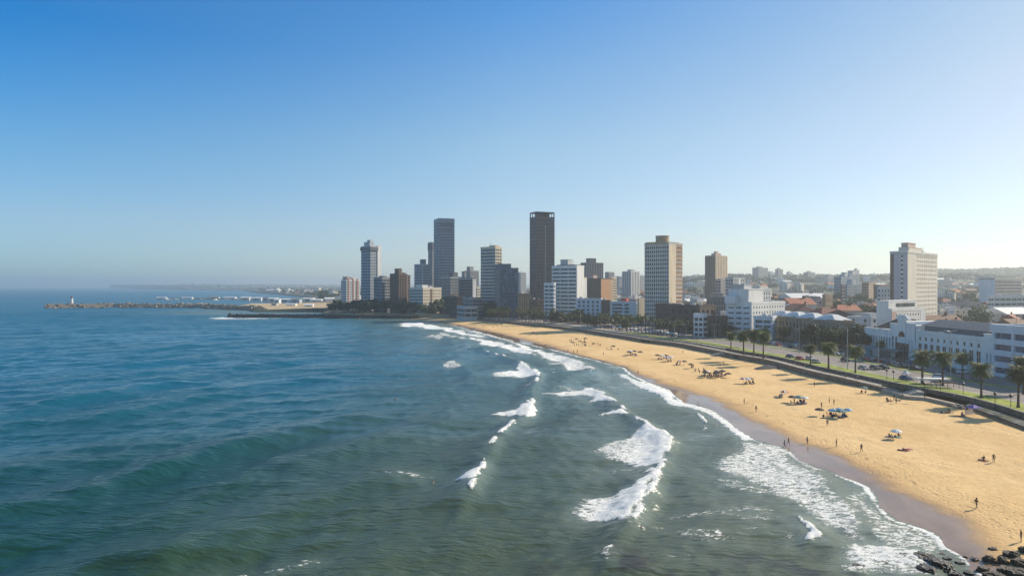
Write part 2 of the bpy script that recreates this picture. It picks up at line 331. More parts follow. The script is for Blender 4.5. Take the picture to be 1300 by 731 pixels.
def sea():
    ys=[38.0]
    while ys[-1]<60000:
        y=ys[-1]; k=.0042 if y<420 else (.0065 if y<950 else .03); ys.append(y*(1+k))
    Yv=np.array(ys); 
    rv=np.concatenate([np.linspace(-1.15,-.35,330,endpoint=False),np.linspace(-.35,.62,640)])
    Y,Rr=np.meshgrid(Yv,rv,indexing='ij'); X=Rr*(Y+45)
    sh=xs(Y); shore=sh-X                       # metres seaward of the water's edge
    far=ss(900,1800,Y)
    warp=vn(X/70,Y/70,1)*38+vn(X/26,Y/30,4)*7
    u=.88*X-.475*Y+warp
    A=.26*ss(2,45,shore)*(1-far)
    def peaky(p,k=1.6): 
        s=(np.sin(p)+1)/2; return s**k*2-.8
    Z=A*peaky(2*PI*u/47)*(.5+.8*vn(X/90+3,Y/90,6))+A*.2*peaky(2*PI*(u*.9+.3*X)/23+1.3)
    rs=np.random.RandomState(3); ch=np.zeros_like(Z)
    for i in range(14):
        lam=3.2*1.22**i*.9; an=R(-28+rs.uniform(-55,55)); ph=rs.uniform(0,6.28)
        res=ss(lam*.9,lam*.3,Y*.0045)          # drop waves the mesh is too coarse to carry
        ch+=res*.0105*lam**.85*np.sin(2*PI*(X*math.cos(an)+Y*math.sin(an)+vn(X/lam/3,Y/lam/3,i)*lam*.9)/lam+ph)
    Z+=ch*(.25+.75*ss(0,25,shore))*(1-far)
    foam=np.zeros_like(Z); front=np.zeros_like(Z); wide=(np.abs(Rr)<1.3)&(Y<950)
    for line,hgt in CREST:
        w_=[(P(a,b).x,P(a,b).y) for a,b in line]
        x0=min(q[0] for q in w_)-15; x1=max(q[0] for q in w_)+15; y0=min(q[1] for q in w_)-15; y1=max(q[1] for q in w_)+15
        rows=np.where((Yv>y0)&(Yv<y1))[0]; a,b=rows[0],rows[-1]+1
        x_,y_=X[a:b],Y[a:b]; best=np.full(x_.shape,1e9); side=np.zeros_like(best); tt=np.zeros_like(best)
        n=len(w_)-1
        for i in range(n):
            d,sgn,tp=segdist(x_,y_,w_[i],w_[i+1]); m=d<best; best=np.where(m,d,best); side=np.where(m,np.sign(sgn),side); tt=np.where(m,(i+tp)/n,tt)
        # shoreward side is +x: steep; seaward side gentle
        shoreward=side*(1 if w_[0][1]<w_[-1][1] else -1)<0
        wd=hgt<0; prof=np.where(shoreward,np.exp(-(best/(5.0 if wd else 2.0))**2),np.exp(-(best/(8.5 if wd else 4.2))**2)-.12*np.exp(-((best-7)/4)**2))
        env=ss(0,.12,tt)*ss(1,.88,tt)
        Z[a:b]+=abs(hgt)*prof*env*(.75+.5*vn(x_/6,y_/6,11))
        lip=np.exp(-((best-.2)/.55)**2)*(vn(x_/5+9,y_/7,12)>.62)*env*.75*(best<2)
        if hgt>1: fr_=np.exp(-(best/(3.5+Y[a:b]*.012))); front[a:b]=np.maximum(front[a:b],fr_)
        foam[a:b]=np.maximum(foam[a:b],lip*ss(.9,1.2,hgt))
    for poly,st,cr in FOAM:
        w_=[(P(a,b).x,P(a,b).y) for a,b in poly]
        y0=min(q[1] for q in w_)-8; y1=max(q[1] for q in w_)+8
        rows=np.where((Yv>y0)&(Yv<y1))[0]; a,b=rows[0],rows[-1]+1
        x_,y_=X[a:b],Y[a:b]; k=cr
        jx=(vn(x_/2.2/k,y_/2.2/k,21)-.5)*1.5*k+(vn(x_/.8,y_/.8,22)-.5)*.7; jy=(vn(x_/2.2/k,y_/2.2/k,23)-.5)*2.4*k+(vn(x_/.8,y_/.8,24)-.5)*.9
        d=polymask(x_+jx,y_+jy,w_)
        f_=st*ss(-.35*cr,1.0*cr,d)
        if st>=.9 and cr>1.05: f_=f_*(.44+.6*np.minimum(1,front[a:b]*1.4))
        foam[a:b]=np.maximum(foam[a:b],np.minimum(1,f_))
    # lacy remains of foam inside the surf zone, long thin streaks
    st=vn(X/9,Y/2.3,31)*vn(X/22,Y/9,32)
    foam=np.maximum(foam,np.where(Y<760,ss(.42,.75,st)*.33*ss(75,20,shore)*(1-ss(560,760,Y)*.5),0))
    edge=np.exp(-((shore-.35-.5*vn(X/3,Y/3,40))/(.35+Y*.0016))**2)*(Y<745)
    foam=np.maximum(foam,edge*(.25+.85*vn(X/5,Y/6,91)))
    Z+=foam*.30*(vn(X/1.1,Y/1.1,51)+.4)*(1-far)*ss(-2,4,shore)
    Z=np.where(shore<3,Z*ss(-3,3,shore)+.0,Z)
    depth=np.clip(shore/120,0,1)+far
    k_=np.minimum(1,foam*1.1)
    for _ in range(18):
        p_=np.pad(k_,2,mode='edge'); k_=(p_[2:-2,2:-2]*2+p_[:-4,2:-2]+p_[4:,2:-2]+p_[2:-2,:-4]+p_[2:-2,4:])/6
    milk=np.clip(k_*(.55+.9*vn(X/14,Y/9,77))+.30*ss(45,4,shore)*(Y<757)*vn(X/12,Y/20,78),0,1)
    near=1-ss(90,330,np.hypot(X-10,Y))          # green shoal water close to the rocky point
    mask=(X[:-1,:-1]<xs(Y[:-1,:-1])+7)|(Y[:-1,:-1]>757)
    m,t,b=nt('sea_water')
    def at(n_): 
        a_=N(t,'ShaderNodeAttribute'); a_.attribute_name=n_; return a_.outputs['Fac']
    p=pos_(t); green=mix(t,at('depth'),(.115,.12,.058),(.009,.046,.024)); blue=mix(t,at('depth'),(.10,.16,.135),(.000,.098,.160))
    col=mix(t,at('shoal'),blue,green)
    bl=mr(t,noise_(t,.012,4,.6,pos_(t,(1,.6,1))),.35,.7); col=mix(t,math_(t,'MULTIPLY',bl,.25),col,(.006,.045,.07))
    reef=mr(t,noise_(t,.16,3,.6,p),.50,.62); col=mix(t,math_(t,'MULTIPLY',at('reef'),reef),col,(.035,.03,.022))
    fn=noise_(t,.75,6,.72,pos_(t,(1.0,1.9,1)),.6); fn2=noise_(t,3.2,4,.7,pos_(t,(1,1.6,1)))
    fs=math_(t,'ADD',math_(t,'MULTIPLY',fn,.7),math_(t,'MULTIPLY',fn2,.3)); fs=math_(t,'ADD',math_(t,'MULTIPLY',fs,1.7),-.35)
    f0=math_(t,'SUBTRACT',fs,math_(t,'SUBTRACT',.72,math_(t,'MULTIPLY',at('foam'),.5)))
    fm=mr(t,f0,-.03,.05); fm=math_(t,'MULTIPLY',fm,mr(t,at('foam'),.02,.2))
    fcol=mix(t,mr(t,fn2,.35,.6),(.74,.77,.75),(.95,.95,.92))
    mk_=math_(t,'MULTIPLY',math_(t,'POWER',at('milk'),.8),.62); col=mix(t,mk_,col,(.36,.43,.385))
    L(t,mix(t,fm,col,fcol),b.inputs['Base Color'])
    rg=math_(t,'ADD',.13,math_(t,'MULTIPLY',at('farw'),.2)); L(t,math_(t,'MAXIMUM',rg,math_(t,'MULTIPLY',fm,.9)),b.inputs['Roughness']); b.inputs['IOR'].default_value=1.33; L(t,mr(t,at('farw'),0,1,.5,.42),b.inputs['Specular IOR Level'])
    r1=noise_(t,.8,4,.55,pos_(t,(.42,1.25,1)),.2); r2=noise_(t,3.0,3,.6,pos_(t,(.5,1.3,1))); r3=noise_(t,.17,3,.5,pos_(t,(.45,1.3,1)),.2); r4=noise_(t,.035,4,.6,pos_(t,(.7,1.6,1)))
    hh=math_(t,'ADD',math_(t,'MULTIPLY',r1,.95),math_(t,'MULTIPLY',r2,.14)); hh=math_(t,'ADD',hh,math_(t,'MULTIPLY',r3,1.6))
    hh=math_(t,'ADD',hh,math_(t,'MULTIPLY',math_(t,'MULTIPLY',r4,5.),at('farw')))
    hh=math_(t,'ADD',hh,math_(t,'MULTIPLY',math_(t,'MULTIPLY',fm,fn2),1.2))
    slick=mr(t,noise_(t,.011,3,.55,pos_(t,(.55,1.3,1)),.8),.40,.60,.35,1.0); hh=math_(t,'MULTIPLY',hh,slick)
    bump(t,b,hh,.55,1.0)
    rc=np.array(P(835,722)); reefa=np.exp(-(((X-rc[0])/16)**2+((Y-rc[1])/6)**2))+np.exp(-(((X-45)/14)**2+((Y-84)/8)**2))
    o=gridmesh('sea',X,Y,Z,m,{'foam':foam,'milk':milk,'depth':depth,'shoal':near,'reef':np.clip(reefa,0,1),'farw':ss(200,900,Y)},mask=mask)
    tag(o,'blue green ocean with rolling swell and white breakers',None,None,'structure')
sea()
def beach():
    ys=[30.0]
    while ys[-1]<758: ys.append(ys[-1]*(1.006))
    Yv=np.array(ys); uv=np.concatenate([np.linspace(-.35,.12,30,endpoint=False),np.linspace(.12,1,120)])
    Y,U=np.meshgrid(Yv,uv,indexing='ij'); a=xs(Y); b_=xw(Y)+.3; X=a+(b_-a)*U
    Z=beachz(X,Y)
    dry=ss(.35,.9,Z)
    Z=Z+dry*((vn(X/2.2,Y/2.2,61)-.5)*.16+(vn(X/.8,Y/.8,62)-.5)*.07)+(vn(X/11,Y/17,63)-.5)*.18*dry
    m,t,b=nt('beach_sand'); at=N(t,'ShaderNodeAttribute'); at.attribute_name='wet'; wet=at.outputs['Fac']
    p=pos_(t); n1=noise_(t,.07,5,.6,pos_(t,(1,.5,1))); n2=noise_(t,1.1,5,.7,p); n3=noise_(t,4.5,3,.6,p)
    dryc=mix(t,mr(t,n1,.3,.7),(.70,.475,.225),(.82,.58,.30)); dryc=mix(t,math_(t,'MULTIPLY',mr(t,n2,.35,.65),.42),dryc,(.55,.36,.16))
    wetn=math_(t,'ADD',wet,math_(t,'MULTIPLY',math_(t,'SUBTRACT',noise_(t,.12,3,.5,p),.5),.5)); wf=mr(t,wetn,.30,.74)
    damp=mr(t,wetn,.12,.45); c=mix(t,math_(t,'MULTIPLY',damp,.55),dryc,(.50,.31,.15)); wr=math_(t,'MULTIPLY',mr(t,math_(t,'ABSOLUTE',math_(t,'SUBTRACT',wetn,.16)),.0,.035,1,0),mr(t,noise_(t,.35,5,.7,p),.48,.6)); c=mix(t,math_(t,'MULTIPLY',wr,.55),c,(.14,.10,.06)); wv=mr(t,noise_(t,.09,4,.6,pos_(t,(1,.35,1)),1.2),.35,.65); c=mix(t,wf,c,mix(t,wv,(.26,.165,.10),(.36,.235,.15)))
    L(t,c,b.inputs['Base Color']); L(t,mr(t,wf,0,1,.95,.10),b.inputs['Roughness']); L(t,mr(t,wf,0,1,.1,.45),b.inputs['Specular IOR Level'])
    fp=N(t,'ShaderNodeTexVoronoi'); fp.inputs['Scale'].default_value=1.1; L(t,p,fp.inputs['Vector'])
    fpv=mr(t,fp.outputs['Distance'],.08,.38); patch=mr(t,noise_(t,.05,3,.5,pos_(t,(1,.6,1))),.42,.6)
    h=math_(t,'ADD',math_(t,'MULTIPLY',n2,.22),math_(t,'MULTIPLY',n3,.05)); h=math_(t,'ADD',h,math_(t,'MULTIPLY',math_(t,'MULTIPLY',fpv,patch),.16))
    h=math_(t,'MULTIPLY',h,mr(t,wf,0,1,1,.02)); bump(t,b,h,.7,1.0)
    d=np.maximum(xd(Y),a+.5); wetv=.5+(d-X)/(2.6+Y*.007)*.25
    o=gridmesh('beach_sand',X,Y,Z,m,{'wet':np.clip(wetv,0,1)}); tag(o,'golden sand beach with wet band along the water',None,None,'structure')
beach()
def land():
    ys=[30.0]
    while ys[-1]<16000: 
        y=ys[-1]; ys.append(y+ (6 if 740<y<1400 else y*.016))
    Yv=np.array(ys); uv=np.linspace(0,1,190)**2.2
    Y,U=np.meshgrid(Yv,uv,indexing='ij'); X=xw(Y)+.2+U*(1.35*Y+500+np.maximum(0,-xw(Y)))
    Z=landz(X,Y); Z=np.where(U<1e-6,-1.5,Z); Z[:,1]=np.where(Yv>700,2.2,3.0); X[:,1]=X[:,0]+.05
    s=X-xw(Y); Z=np.where((s<62)&(Y<700)&(U>0),np.minimum(Z,3.05),Z)
    sp=((Y>955)&(Y<1325)&(X<-255)); Z=np.where(sp&(U>0),np.minimum(Z,2.0+vn(X/20,Y/20,3)*1.5),Z)
    m,t,b=nt('town_ground'); p=pos_(t); n=noise_(t,.02,5,.7,p); n2=noise_(t,.1,4,.7,p)
    c=mix(t,mr(t,n,.35,.65),(.03,.042,.02),(.09,.08,.055)); c=mix(t,mr(t,n2,.55,.62),c,(.12,.12,.12))
    at=N(t,'ShaderNodeAttribute'); at.attribute_name='sand'; c=mix(t,at.outputs['Fac'],c,(.46,.34,.19))
    at=N(t,'ShaderNodeAttribute'); at.attribute_name='lawn'; c=mix(t,at.outputs['Fac'],c,(.19,.23,.06))
    L(t,c,b.inputs['Base Color']); b.inputs['Roughness'].default_value=.95; bump(t,b,n2,.4,2)
    sand=sp*1.0; sand=np.maximum(sand,((Y>700)&(s<5)&(Y<900))*.6)
    lawn=((X<-92)&(X>-158)&(Y>768)&(Y<800))*1.0
    o=gridmesh('land',X,Y,Z,m,{'sand':sand,'lawn':lawn}); tag(o,'built up coastal land rising to hills',None,None,'structure')
land()
# ------------------------------------------------------------------ strips along the sea wall
def coastline(y0,y1,step=4):
    y=np.arange(y0,y1,step); x=xw(y); k=np.ones(7)/7; xp=np.pad(x,3,mode='edge'); x=np.convolve(xp,k,'valid')
    dx=np.gradient(x,y); n=np.stack([np.ones_like(dx),-dx],-1); n/=np.linalg.norm(n,axis=1)[:,None]
    return np.stack([x,y],-1),n
CPT,CNR=coastline(120,760,3)
def cpos(y,s,z=0):
    i=int(np.clip(np.searchsorted(CPT[:,1],y),0,len(CPT)-1)); p=CPT[i]+CNR[i]*s; return Vector((p[0],p[1],z)),math.atan2(-CNR[i][0],CNR[i][1])+PI  # heading along coast
def coff(y,s):
    i=int(np.clip(np.searchsorted(CPT[:,1],y),0,len(CPT)-1)); return CPT[i]+CNR[i]*s
def ribbon(name,y0,y1,s0,s1,z0,z1,mat,label=None,cat=None,kind=None,parent=None,taper=False,var=None):
    idx=[i for i in range(len(CPT)) if y0<=CPT[i,1]<=y1]; b=MB(); v=[]
    for k,i in enumerate(idx):
        a0,a1=(s0,s1) if var is None else var(CPT[i,1],s0,s1)
        p=CPT[i]+CNR[i]*a0; q=CPT[i]+CNR[i]*a1
        b.v+=[(p[0],p[1],z0),(q[0],q[1],z0),(q[0],q[1],z1),(p[0],p[1],z1)]
        if k:
            n=4*(k-1); m_=4*k
            for e in range(4):
                f_=(e+1)%4; b.f.append((n+e,m_+e,m_+f_,n+f_)); b.m.append(0)
    n=4*(len(idx)-1); b.f+=[(0,1,2,3),(n+3,n+2,n+1,n)]; b.m+=[0,0]
    o=b.build(name,mat,parent); bm=bmesh.new(); bm.from_mesh(o.data); bmesh.ops.recalc_face_normals(bm,faces=bm.faces); bm.to_mesh(o.data); bm.free()
    return tag(o,label,cat,None,kind)
t_=thing('sea_wall','long stained stone sea wall with pale coping at the back of the beach','wall')
ribbon('wall_face',214,752,0,.55,-.5,3.15,WALLM,parent=t_); ribbon('coping',214,752,-.12,.72,3.153,3.36,CONC,parent=t_)
ribbon('promenade_path',214,752,.55,5.6,2.6,3.157,PAVE,kind='structure')
t_=thing('retaining_wall','low dark stone wall between promenade path and grass','wall')
ribbon('wall_face',120,352,5.6,6.0,2.8,4.30,WALLM,parent=t_); ribbon('coping',120,352,5.5,6.1,4.303,4.42,CONC,parent=t_)
ribbon('grass_verge',120,352,6.0,13.2,3.0,4.25,GRASSM,kind='structure')
ribbon('lawn_path',353,470,5.6,8.2,3.0,3.9,PAVE,kind='structure')
ribbon('promenade_lawn',353,470,8.2,13.2,3.0,4.25,GRASSM,kind='structure')
ribbon('wide_promenade',470,752,5.6,15,2.8,4.1,PAVE,kind='structure')
ribbon('footpath',120,700,13.2,15.2,3.0,4.262,CONC,kind='structure')
ribbon('coast_road',120,720,15.2,30.5,3.0,4.12,ASPH,kind='structure')
ribbon('median_grass',120,430,31.0,33.8,3.0,4.26,GRASSM,kind='structure')
ribbon('inner_road',120,720,33.8,50.5,3.0,4.124,ASPH,kind='structure')
ribbon('inner_pavement',120,720,50.5,56,3.0,4.258,CONC,kind='structure')
ribbon('kerb',120,720,30.5,31.0,3.0,4.264,CONC,kind='structure')
b=MB()
for y in np.arange(126,560,7.0):
    for s in (20.2,25.4,42.0):
        p=coff(y,s); q=coff(y+3,s); n=(Vector((q[0]-p[0],q[1]-p[1],0))).normalized(); o_=Vector((-n.y,n.x,0))*.07
        a=Vector((p[0],p[1],4.128)); c=Vector((q[0],q[1],4.128)); b.face([a-o_,c-o_,c+o_,a+o_])
tag(b.build('lane_marking',PAINT),None,None,None,'structure')
t_=thing('low_beach_wall','low dark kerb wall between sand and paving at the right edge','wall'); ribbon('wall_face',120,213,0,.45,-.5,2.75,WALLM,parent=t_); ribbon('lower_promenade',120,213,.45,5.6,1,2.7,PAVE,kind='structure')
# terrace by the kiosk: paved platform projecting over the beach
def slab(name,px,z0,z1,mat,kind='structure'):
    pts=[P(a,b_,z1) for a,b_ in px]; bb=MB(); bb.quadbox([(p.x,p.y,z0) for p in pts],[(p.x,p.y,z1) for p in pts])
    o=bb.build(name,mat); bm=bmesh.new(); bm.from_mesh(o.data); bmesh.ops.recalc_face_normals(bm,faces=bm.faces); bm.to_mesh(o.data); bm.free(); return tag(o,None,None,None,kind)
slab('terrace',[(1120,494),(1150,502.5),(1176,504.5),(1222,515),(1258,504),(1230,495),(1180,487),(1140,484)],0,3.05,PAVE)
# ------------------------------------------------------------------ buildings
FOOT=[]                                         # footprints already taken (x,y,r)
def solve(pl,pc,pr,D,a):
    tc,tl,tr=[(q-CX)/F for q in (pc,pl,pr)]; Cx=tc*D; s,c=math.sin(a),math.cos(a)
    dl=(Cx-tl*D)/(s+tl*c); dr=(tr*D-Cx)/(c-tr*s)
    return Cx,dl,dr
def ztop(yt,D): return H+(HY-yt)*D/F
def bld(name,label,cat,pl,pc,pr,yt,D,a,fh=3.4,wh=1.7,wall=WHT,glass_=G_DARK,pR=(3.2,.5),pL=(3.2,.5),side=None,sideR=None,blankR=None,blankL=None,
        out=.0,slab=0.0,cap=1.2,capout=.15,plant=(),base=None,each=False,roofm=None,dl=None,dr=None,z0=None,podium=None,ground=True,crown=None,clut=3):
    """a block standing with one corner towards the viewer; pR/pL = (pier spacing, pier width) of the right and left faces"""
    a=R(a); Cx,L_,W_=solve(pl,pc,pr,D,a)
    if dl is not None: L_=dl
    if dr is not None: W_=dr
    c,s=math.cos(a),math.sin(a); cx=Cx+c*W_/2-s*L_/2; cy=D+s*W_/2+c*L_/2
    gz=float(landz(Cx,D)) if z0 is None else z0
    zt=ztop(yt,D)-gz; root=thing(name,label,cat,(cx,cy,gz),a); FOOT.append((cx,cy,max(L_,W_)*.62))
    wx,ly=W_/2,L_/2; side=side or wall; sideR=sideR or wall
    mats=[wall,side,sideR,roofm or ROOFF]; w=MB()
    nf=max(1,int(round((zt-cap)/fh))); fh=(zt-cap)/nf; wh=min(wh,fh*.82); sill=(fh-wh)*.62
    g=MB(); g.box(-wx+.28,wx-.28,-ly+.28,ly-.28,0,wh); gm=g.mesh('window_band',glass_)
    e=slab
    w.box(-wx-e,wx+e,-ly-e,ly+e,-6,sill)
    for i in range(nf):
        z=i*fh+sill
        if not each or min(i,1)==99: pass
        if not each: obj('window_band',gm,root,(0,0,z))
        top=z+wh; nxt=(i+1)*fh+sill if i<nf-1 else zt
        w.box(-wx-e,wx+e,-ly-e,ly+e,top,nxt)
    if each: w.box(-wx+.45,wx-.45,-ly+.45,ly-.45,0,zt-.5)
    w.mi=3; w.box(-wx+.4,wx-.4,-ly+.4,ly-.4,zt-.3,zt+.02)
    # parapet
    w.mi=0; q=capout+e
    for (x0,x1,y0,y1) in ((-wx-q,wx+q,-ly-q,-ly+.3),(-wx-q,wx+q,ly-.3,ly+q),(-wx-q,-wx+.3,-ly+.3,ly-.3),(wx-.3,wx+q,-ly+.3,ly-.3)): w.box(x0,x1,y0,y1,zt-cap*.5,zt+.9)
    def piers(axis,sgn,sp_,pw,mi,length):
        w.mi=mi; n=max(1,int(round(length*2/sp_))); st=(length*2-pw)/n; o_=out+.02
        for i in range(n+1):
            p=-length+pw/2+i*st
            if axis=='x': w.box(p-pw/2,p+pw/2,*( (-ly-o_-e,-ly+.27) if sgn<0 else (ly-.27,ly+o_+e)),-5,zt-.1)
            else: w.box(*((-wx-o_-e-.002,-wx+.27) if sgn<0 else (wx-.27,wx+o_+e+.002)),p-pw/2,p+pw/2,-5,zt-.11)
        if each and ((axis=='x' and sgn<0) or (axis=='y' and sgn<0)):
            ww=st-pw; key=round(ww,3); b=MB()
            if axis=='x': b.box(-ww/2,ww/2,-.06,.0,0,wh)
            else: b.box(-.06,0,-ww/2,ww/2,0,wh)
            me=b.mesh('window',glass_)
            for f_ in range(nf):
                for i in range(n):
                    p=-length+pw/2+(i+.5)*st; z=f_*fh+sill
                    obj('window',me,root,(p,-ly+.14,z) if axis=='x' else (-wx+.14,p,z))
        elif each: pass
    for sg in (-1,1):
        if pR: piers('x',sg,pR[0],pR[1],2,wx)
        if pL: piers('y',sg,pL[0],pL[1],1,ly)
    mats_extra=[]
    for bl,ax in ((blankR,'x'),(blankL,'y')):
        if bl:
            for (f0,f1,m_) in bl:
                mats.append(m_); w.mi=len(mats)-1
                if ax=='x': w.box(-wx+2*wx*f0,-wx+2*wx*f1,-ly-out-e-.12,-ly+.2,-5,zt+.3)
                else: w.box(-wx-out-e-.12,-wx+.2,ly-2*ly*f1,ly-2*ly*f0,-5,zt+.3)
    if crown:
        mats.append(crown[0]); w.mi=len(mats)-1; w.box(-wx-crown[2],wx+crown[2],-ly-crown[2],ly+crown[2],zt-crown[1],zt-crown[1]*.1)
    w.build('wall',mats,root)
    for (fx,fy,sx,sy,h,m_) in plant:
        b=MB(); b.box(-wx+2*wx*(fx-sx/2),-wx+2*wx*(fx+sx/2),-ly+2*ly*(fy-sy/2),-ly+2*ly*(fy+sy/2),zt-.2,zt+h); b.box(-wx+2*wx*(fx-sx/2)-.2,-wx+2*wx*(fx+sx/2)+.2,-ly+2*ly*(fy-sy/2)-.2,-ly+2*ly*(fy+sy/2)+.2,zt+h+.002,zt+h+.35)
        b.build('lift_housing',m_,root)
    rr=random.Random(int(pl*7+yt))
    for i in range(clut):
        b=MB(); k=rr.choice((0,1,2)); x=rr.uniform(-.7,.7)*wx; y=rr.uniform(-.7,.7)*ly
        if k==0: b.box(x-1,x+1,y-.8,y+.8,zt,zt+1.5); b.build('air_unit',LGREY,root)
        elif k==1: b.tube((x,y,zt),(x,y,zt+2.2),1.1,1.1,10); b.build('water_tank',WHT,root)
        else: b.tube((x,y,zt),(x,y,zt+5.5),.09,.05,5); b.tube((x-.8,y,zt+4.6),(x+.8,y,zt+4.6),.04,.04,4); b.build('antenna',DMETAL,root)
    root['_wx']=wx; root['_ly']=ly; root['_zt']=zt
    return root
def done(r):
    for k in ('_wx','_ly','_zt'):
        if k in r: del r[k]
def drum(r,px_f,py_f,rad,h,m_):
    b=MB(); x=-r['_wx']+2*r['_wx']*px_f; y=-r['_ly']+2*r['_ly']*py_f; b.tube((x,y,r['_zt']-.2),(x,y,r['_zt']+h),rad,rad,20); b.tube((x,y,r['_zt']+h+.002),(x,y,r['_zt']+h+.5),rad+.35,rad+.35,20); b.build('rooftop_drum',m_,r)
T='tower'; B='building'
# skyline, left to right
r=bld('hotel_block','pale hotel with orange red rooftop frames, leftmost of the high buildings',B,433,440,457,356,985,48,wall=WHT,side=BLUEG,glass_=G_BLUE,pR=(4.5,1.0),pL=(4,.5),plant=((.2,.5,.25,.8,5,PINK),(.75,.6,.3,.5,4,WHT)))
for fx in (.15,.5,.8):
    b=MB(); b.mi=0; x=(fx*2-1)*r['_wx']; b.box(x-1.1,x+1.1,-r['_ly']-.5,-r['_ly']+1.2,4,r['_zt']+2.4); b.build('red_fin',M('orange_red_render',(.42,.22,.17),.8,.2,.3),r)
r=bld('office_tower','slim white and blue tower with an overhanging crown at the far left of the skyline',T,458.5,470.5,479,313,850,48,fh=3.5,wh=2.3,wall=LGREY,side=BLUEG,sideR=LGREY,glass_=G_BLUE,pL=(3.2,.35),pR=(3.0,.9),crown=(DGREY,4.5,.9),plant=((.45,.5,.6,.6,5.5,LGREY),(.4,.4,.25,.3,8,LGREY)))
b=MB(); b.box(r['_wx']+.05,r['_wx']+5.5,-r['_ly']-.6,r['_ly']*.6,-4,r['_zt']+1.5); b.build('white_fin',WHT,r)
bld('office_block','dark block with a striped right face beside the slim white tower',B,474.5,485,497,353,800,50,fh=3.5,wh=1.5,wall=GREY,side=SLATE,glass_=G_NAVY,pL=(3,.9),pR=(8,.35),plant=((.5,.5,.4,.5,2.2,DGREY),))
r=bld('brick_tower','stepped brown tower with ribbed sides next to the dark striped block',T,495.5,506,516,348,790,45,fh=3.3,wh=1.6,wall=BROWN,glass_=G_DARK,pR=(2.6,1.3),pL=(2.8,1.3),out=.6,plant=((.22,.25,.4,.5,6,BROWN),(.85,.5,.25,.8,1.5,BROWN)))
bld('apartment_block','narrow brown rear block touching the stepped brown tower',B,514,517,521,350,860,45,wall=BROWN,sideR=PINK,glass_=G_DARK)
bld('office_tower','plain slate blue tower with one square plant room left of the tallest grey tower',T,526,536,547,336,930,45,fh=3.6,wh=1.9,wall=BLUEG,glass_=G_NAVY,pR=(2.4,.5),pL=(2.4,.5),plant=((.5,.45,.32,.4,7,SLATE),))
bld('slender_tower','very thin tower with a dark cap against the side of the tallest grey tower',T,543.5,549,555,308,1000,45,wall=GREY,glass_=G_NAVY,pR=(2.2,.9),pL=(2.2,.9),crown=(DGREY,11,.5),clut=1)
r=bld('office_tower','tall blue grey slab tower with a dark band below its roof',T,550.8,556.5,577,278,940,22,fh=3.7,wh=1.9,wall=M('steel_blue_panel',(.19,.25,.32),.5,.15,.25,streak=True),side=M('teal_panel',(.10,.22,.27),.5,.15,.25,streak=True),glass_=G_BLUE,pR=(1.9,.55),pL=(2.4,.2),cap=4,plant=((.5,.5,.9,.8,1.0,GREY),),clut=1)
for z_ in (8,15):
    b=MB(); b.box(-r['_wx']*.75,r['_wx']*.75,-r['_ly']-.12,-r['_ly']+.3,r['_zt']-z_,r['_zt']-z_+2.6); b.build('dark_band',DGREY,r)
bld('beach_hotel','cream hotel with shaded left side and lit right bays, left of the blue banded tower',B,520,537,560,366,775,48,fh=3.2,wh=1.35,wall=CREAM2,side=BLUEG,sideR=CREAM,glass_=G_DARK,pR=(3.2,1.5),pL=(3.0,.7),slab=.25,blankR=((.38,.50,BROWN),),plant=((.3,.5,.3,.5,3.5,WHT),(.65,.5,.2,.4,2.6,LGREY)),clut=5)  # left piers are blue grey: the shade of that side put into the colour
bld('office_block','grey ribbed block with flat white top right behind the cream hotel',B,558,572,587,352,880,40,fh=3.6,wh=2.2,wall=GREY,glass_=G_NAVY,pR=(3,1.2),pL=(3,1.2),crown=(LGREY,1.2,.5),plant=((.6,.5,.4,.6,6,DGREY),(.2,.5,.15,.3,3.5,GREY)),clut=5)
bld('office_block','dark glass block ending in a bright white panel, left of the blue banded tower',B,582,600,604.5,353,840,40,fh=3.6,wh=2.6,wall=DGREY,glass_=G_NAVY,pL=(5,.3),pR=(5,.3),crown=(LGREY,1.4,.4),blankR=((.0,1,WHT),),plant=((.4,.7,.5,.2,8,GREY),),clut=5)
bld('apartment_block','small pale block half behind the dark glass block with white end panel',B,602,606,613,365,930,45,wall=CREAM2,glass_=G_DARK)
bld('apartment_block','grey stepped roof block rising behind the dark glass block',B,590,597,608,344,1150,45,wall=GREY,glass_=G_GREY,plant=((.3,.5,.4,.6,7,GREY),))
bld('low_building','dark low building behind the trees left of the blue banded tower',B,565,580,592,377,735,35,wall=DBROWN,glass_=G_DARK,plant=((.3,.5,.2,.4,2,ORNG),))
bld('low_building','shaded grey low building with balconies under the blue banded tower',B,588,600,612,379,700,30,wall=GREY,glass_=G_DARK,pR=(4,.4),slab=.4)
b=MB()
bld('pavilion','wide low white pavilion on dark supports at the promenade end',B,580,590,606,390,690,20,wall=LGREY,glass_=G_DARK,pR=(6,.5),pL=(6,.5),wh=2.9,fh=4,clut=0)
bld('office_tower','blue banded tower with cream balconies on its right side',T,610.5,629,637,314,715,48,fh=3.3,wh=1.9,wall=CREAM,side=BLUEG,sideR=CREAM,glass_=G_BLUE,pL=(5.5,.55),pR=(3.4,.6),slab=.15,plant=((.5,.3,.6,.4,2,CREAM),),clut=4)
bld('glass_block','dark navy glass block with a raised left part, in front of the blue banded tower',B,627,634,658,341,690,12,fh=3.5,wh=2.9,wall=SLATE,side=GREY,glass_=G_BLUE,pR=(3.6,.12),pL=(2.6,1.1),plant=((.35,.5,.6,.8,4.5,SLATE),),clut=1)
bld('apartment_block','pale hazy block seen in the gap left of the dark skyscraper',B,656,661,668,346,1400,45,wall=LGREY,glass_=G_GREY)
r=bld('skyscraper','tallest dark purple brown skyscraper with open slots at its top',T,672.5,680.5,704,276,745,24,fh=3.6,wh=1.7,wall=PBROWN,side=DGREY,glass_=G_DARK,pR=(1.7,.75),pL=(1.7,.6),cap=1.5,clut=0)
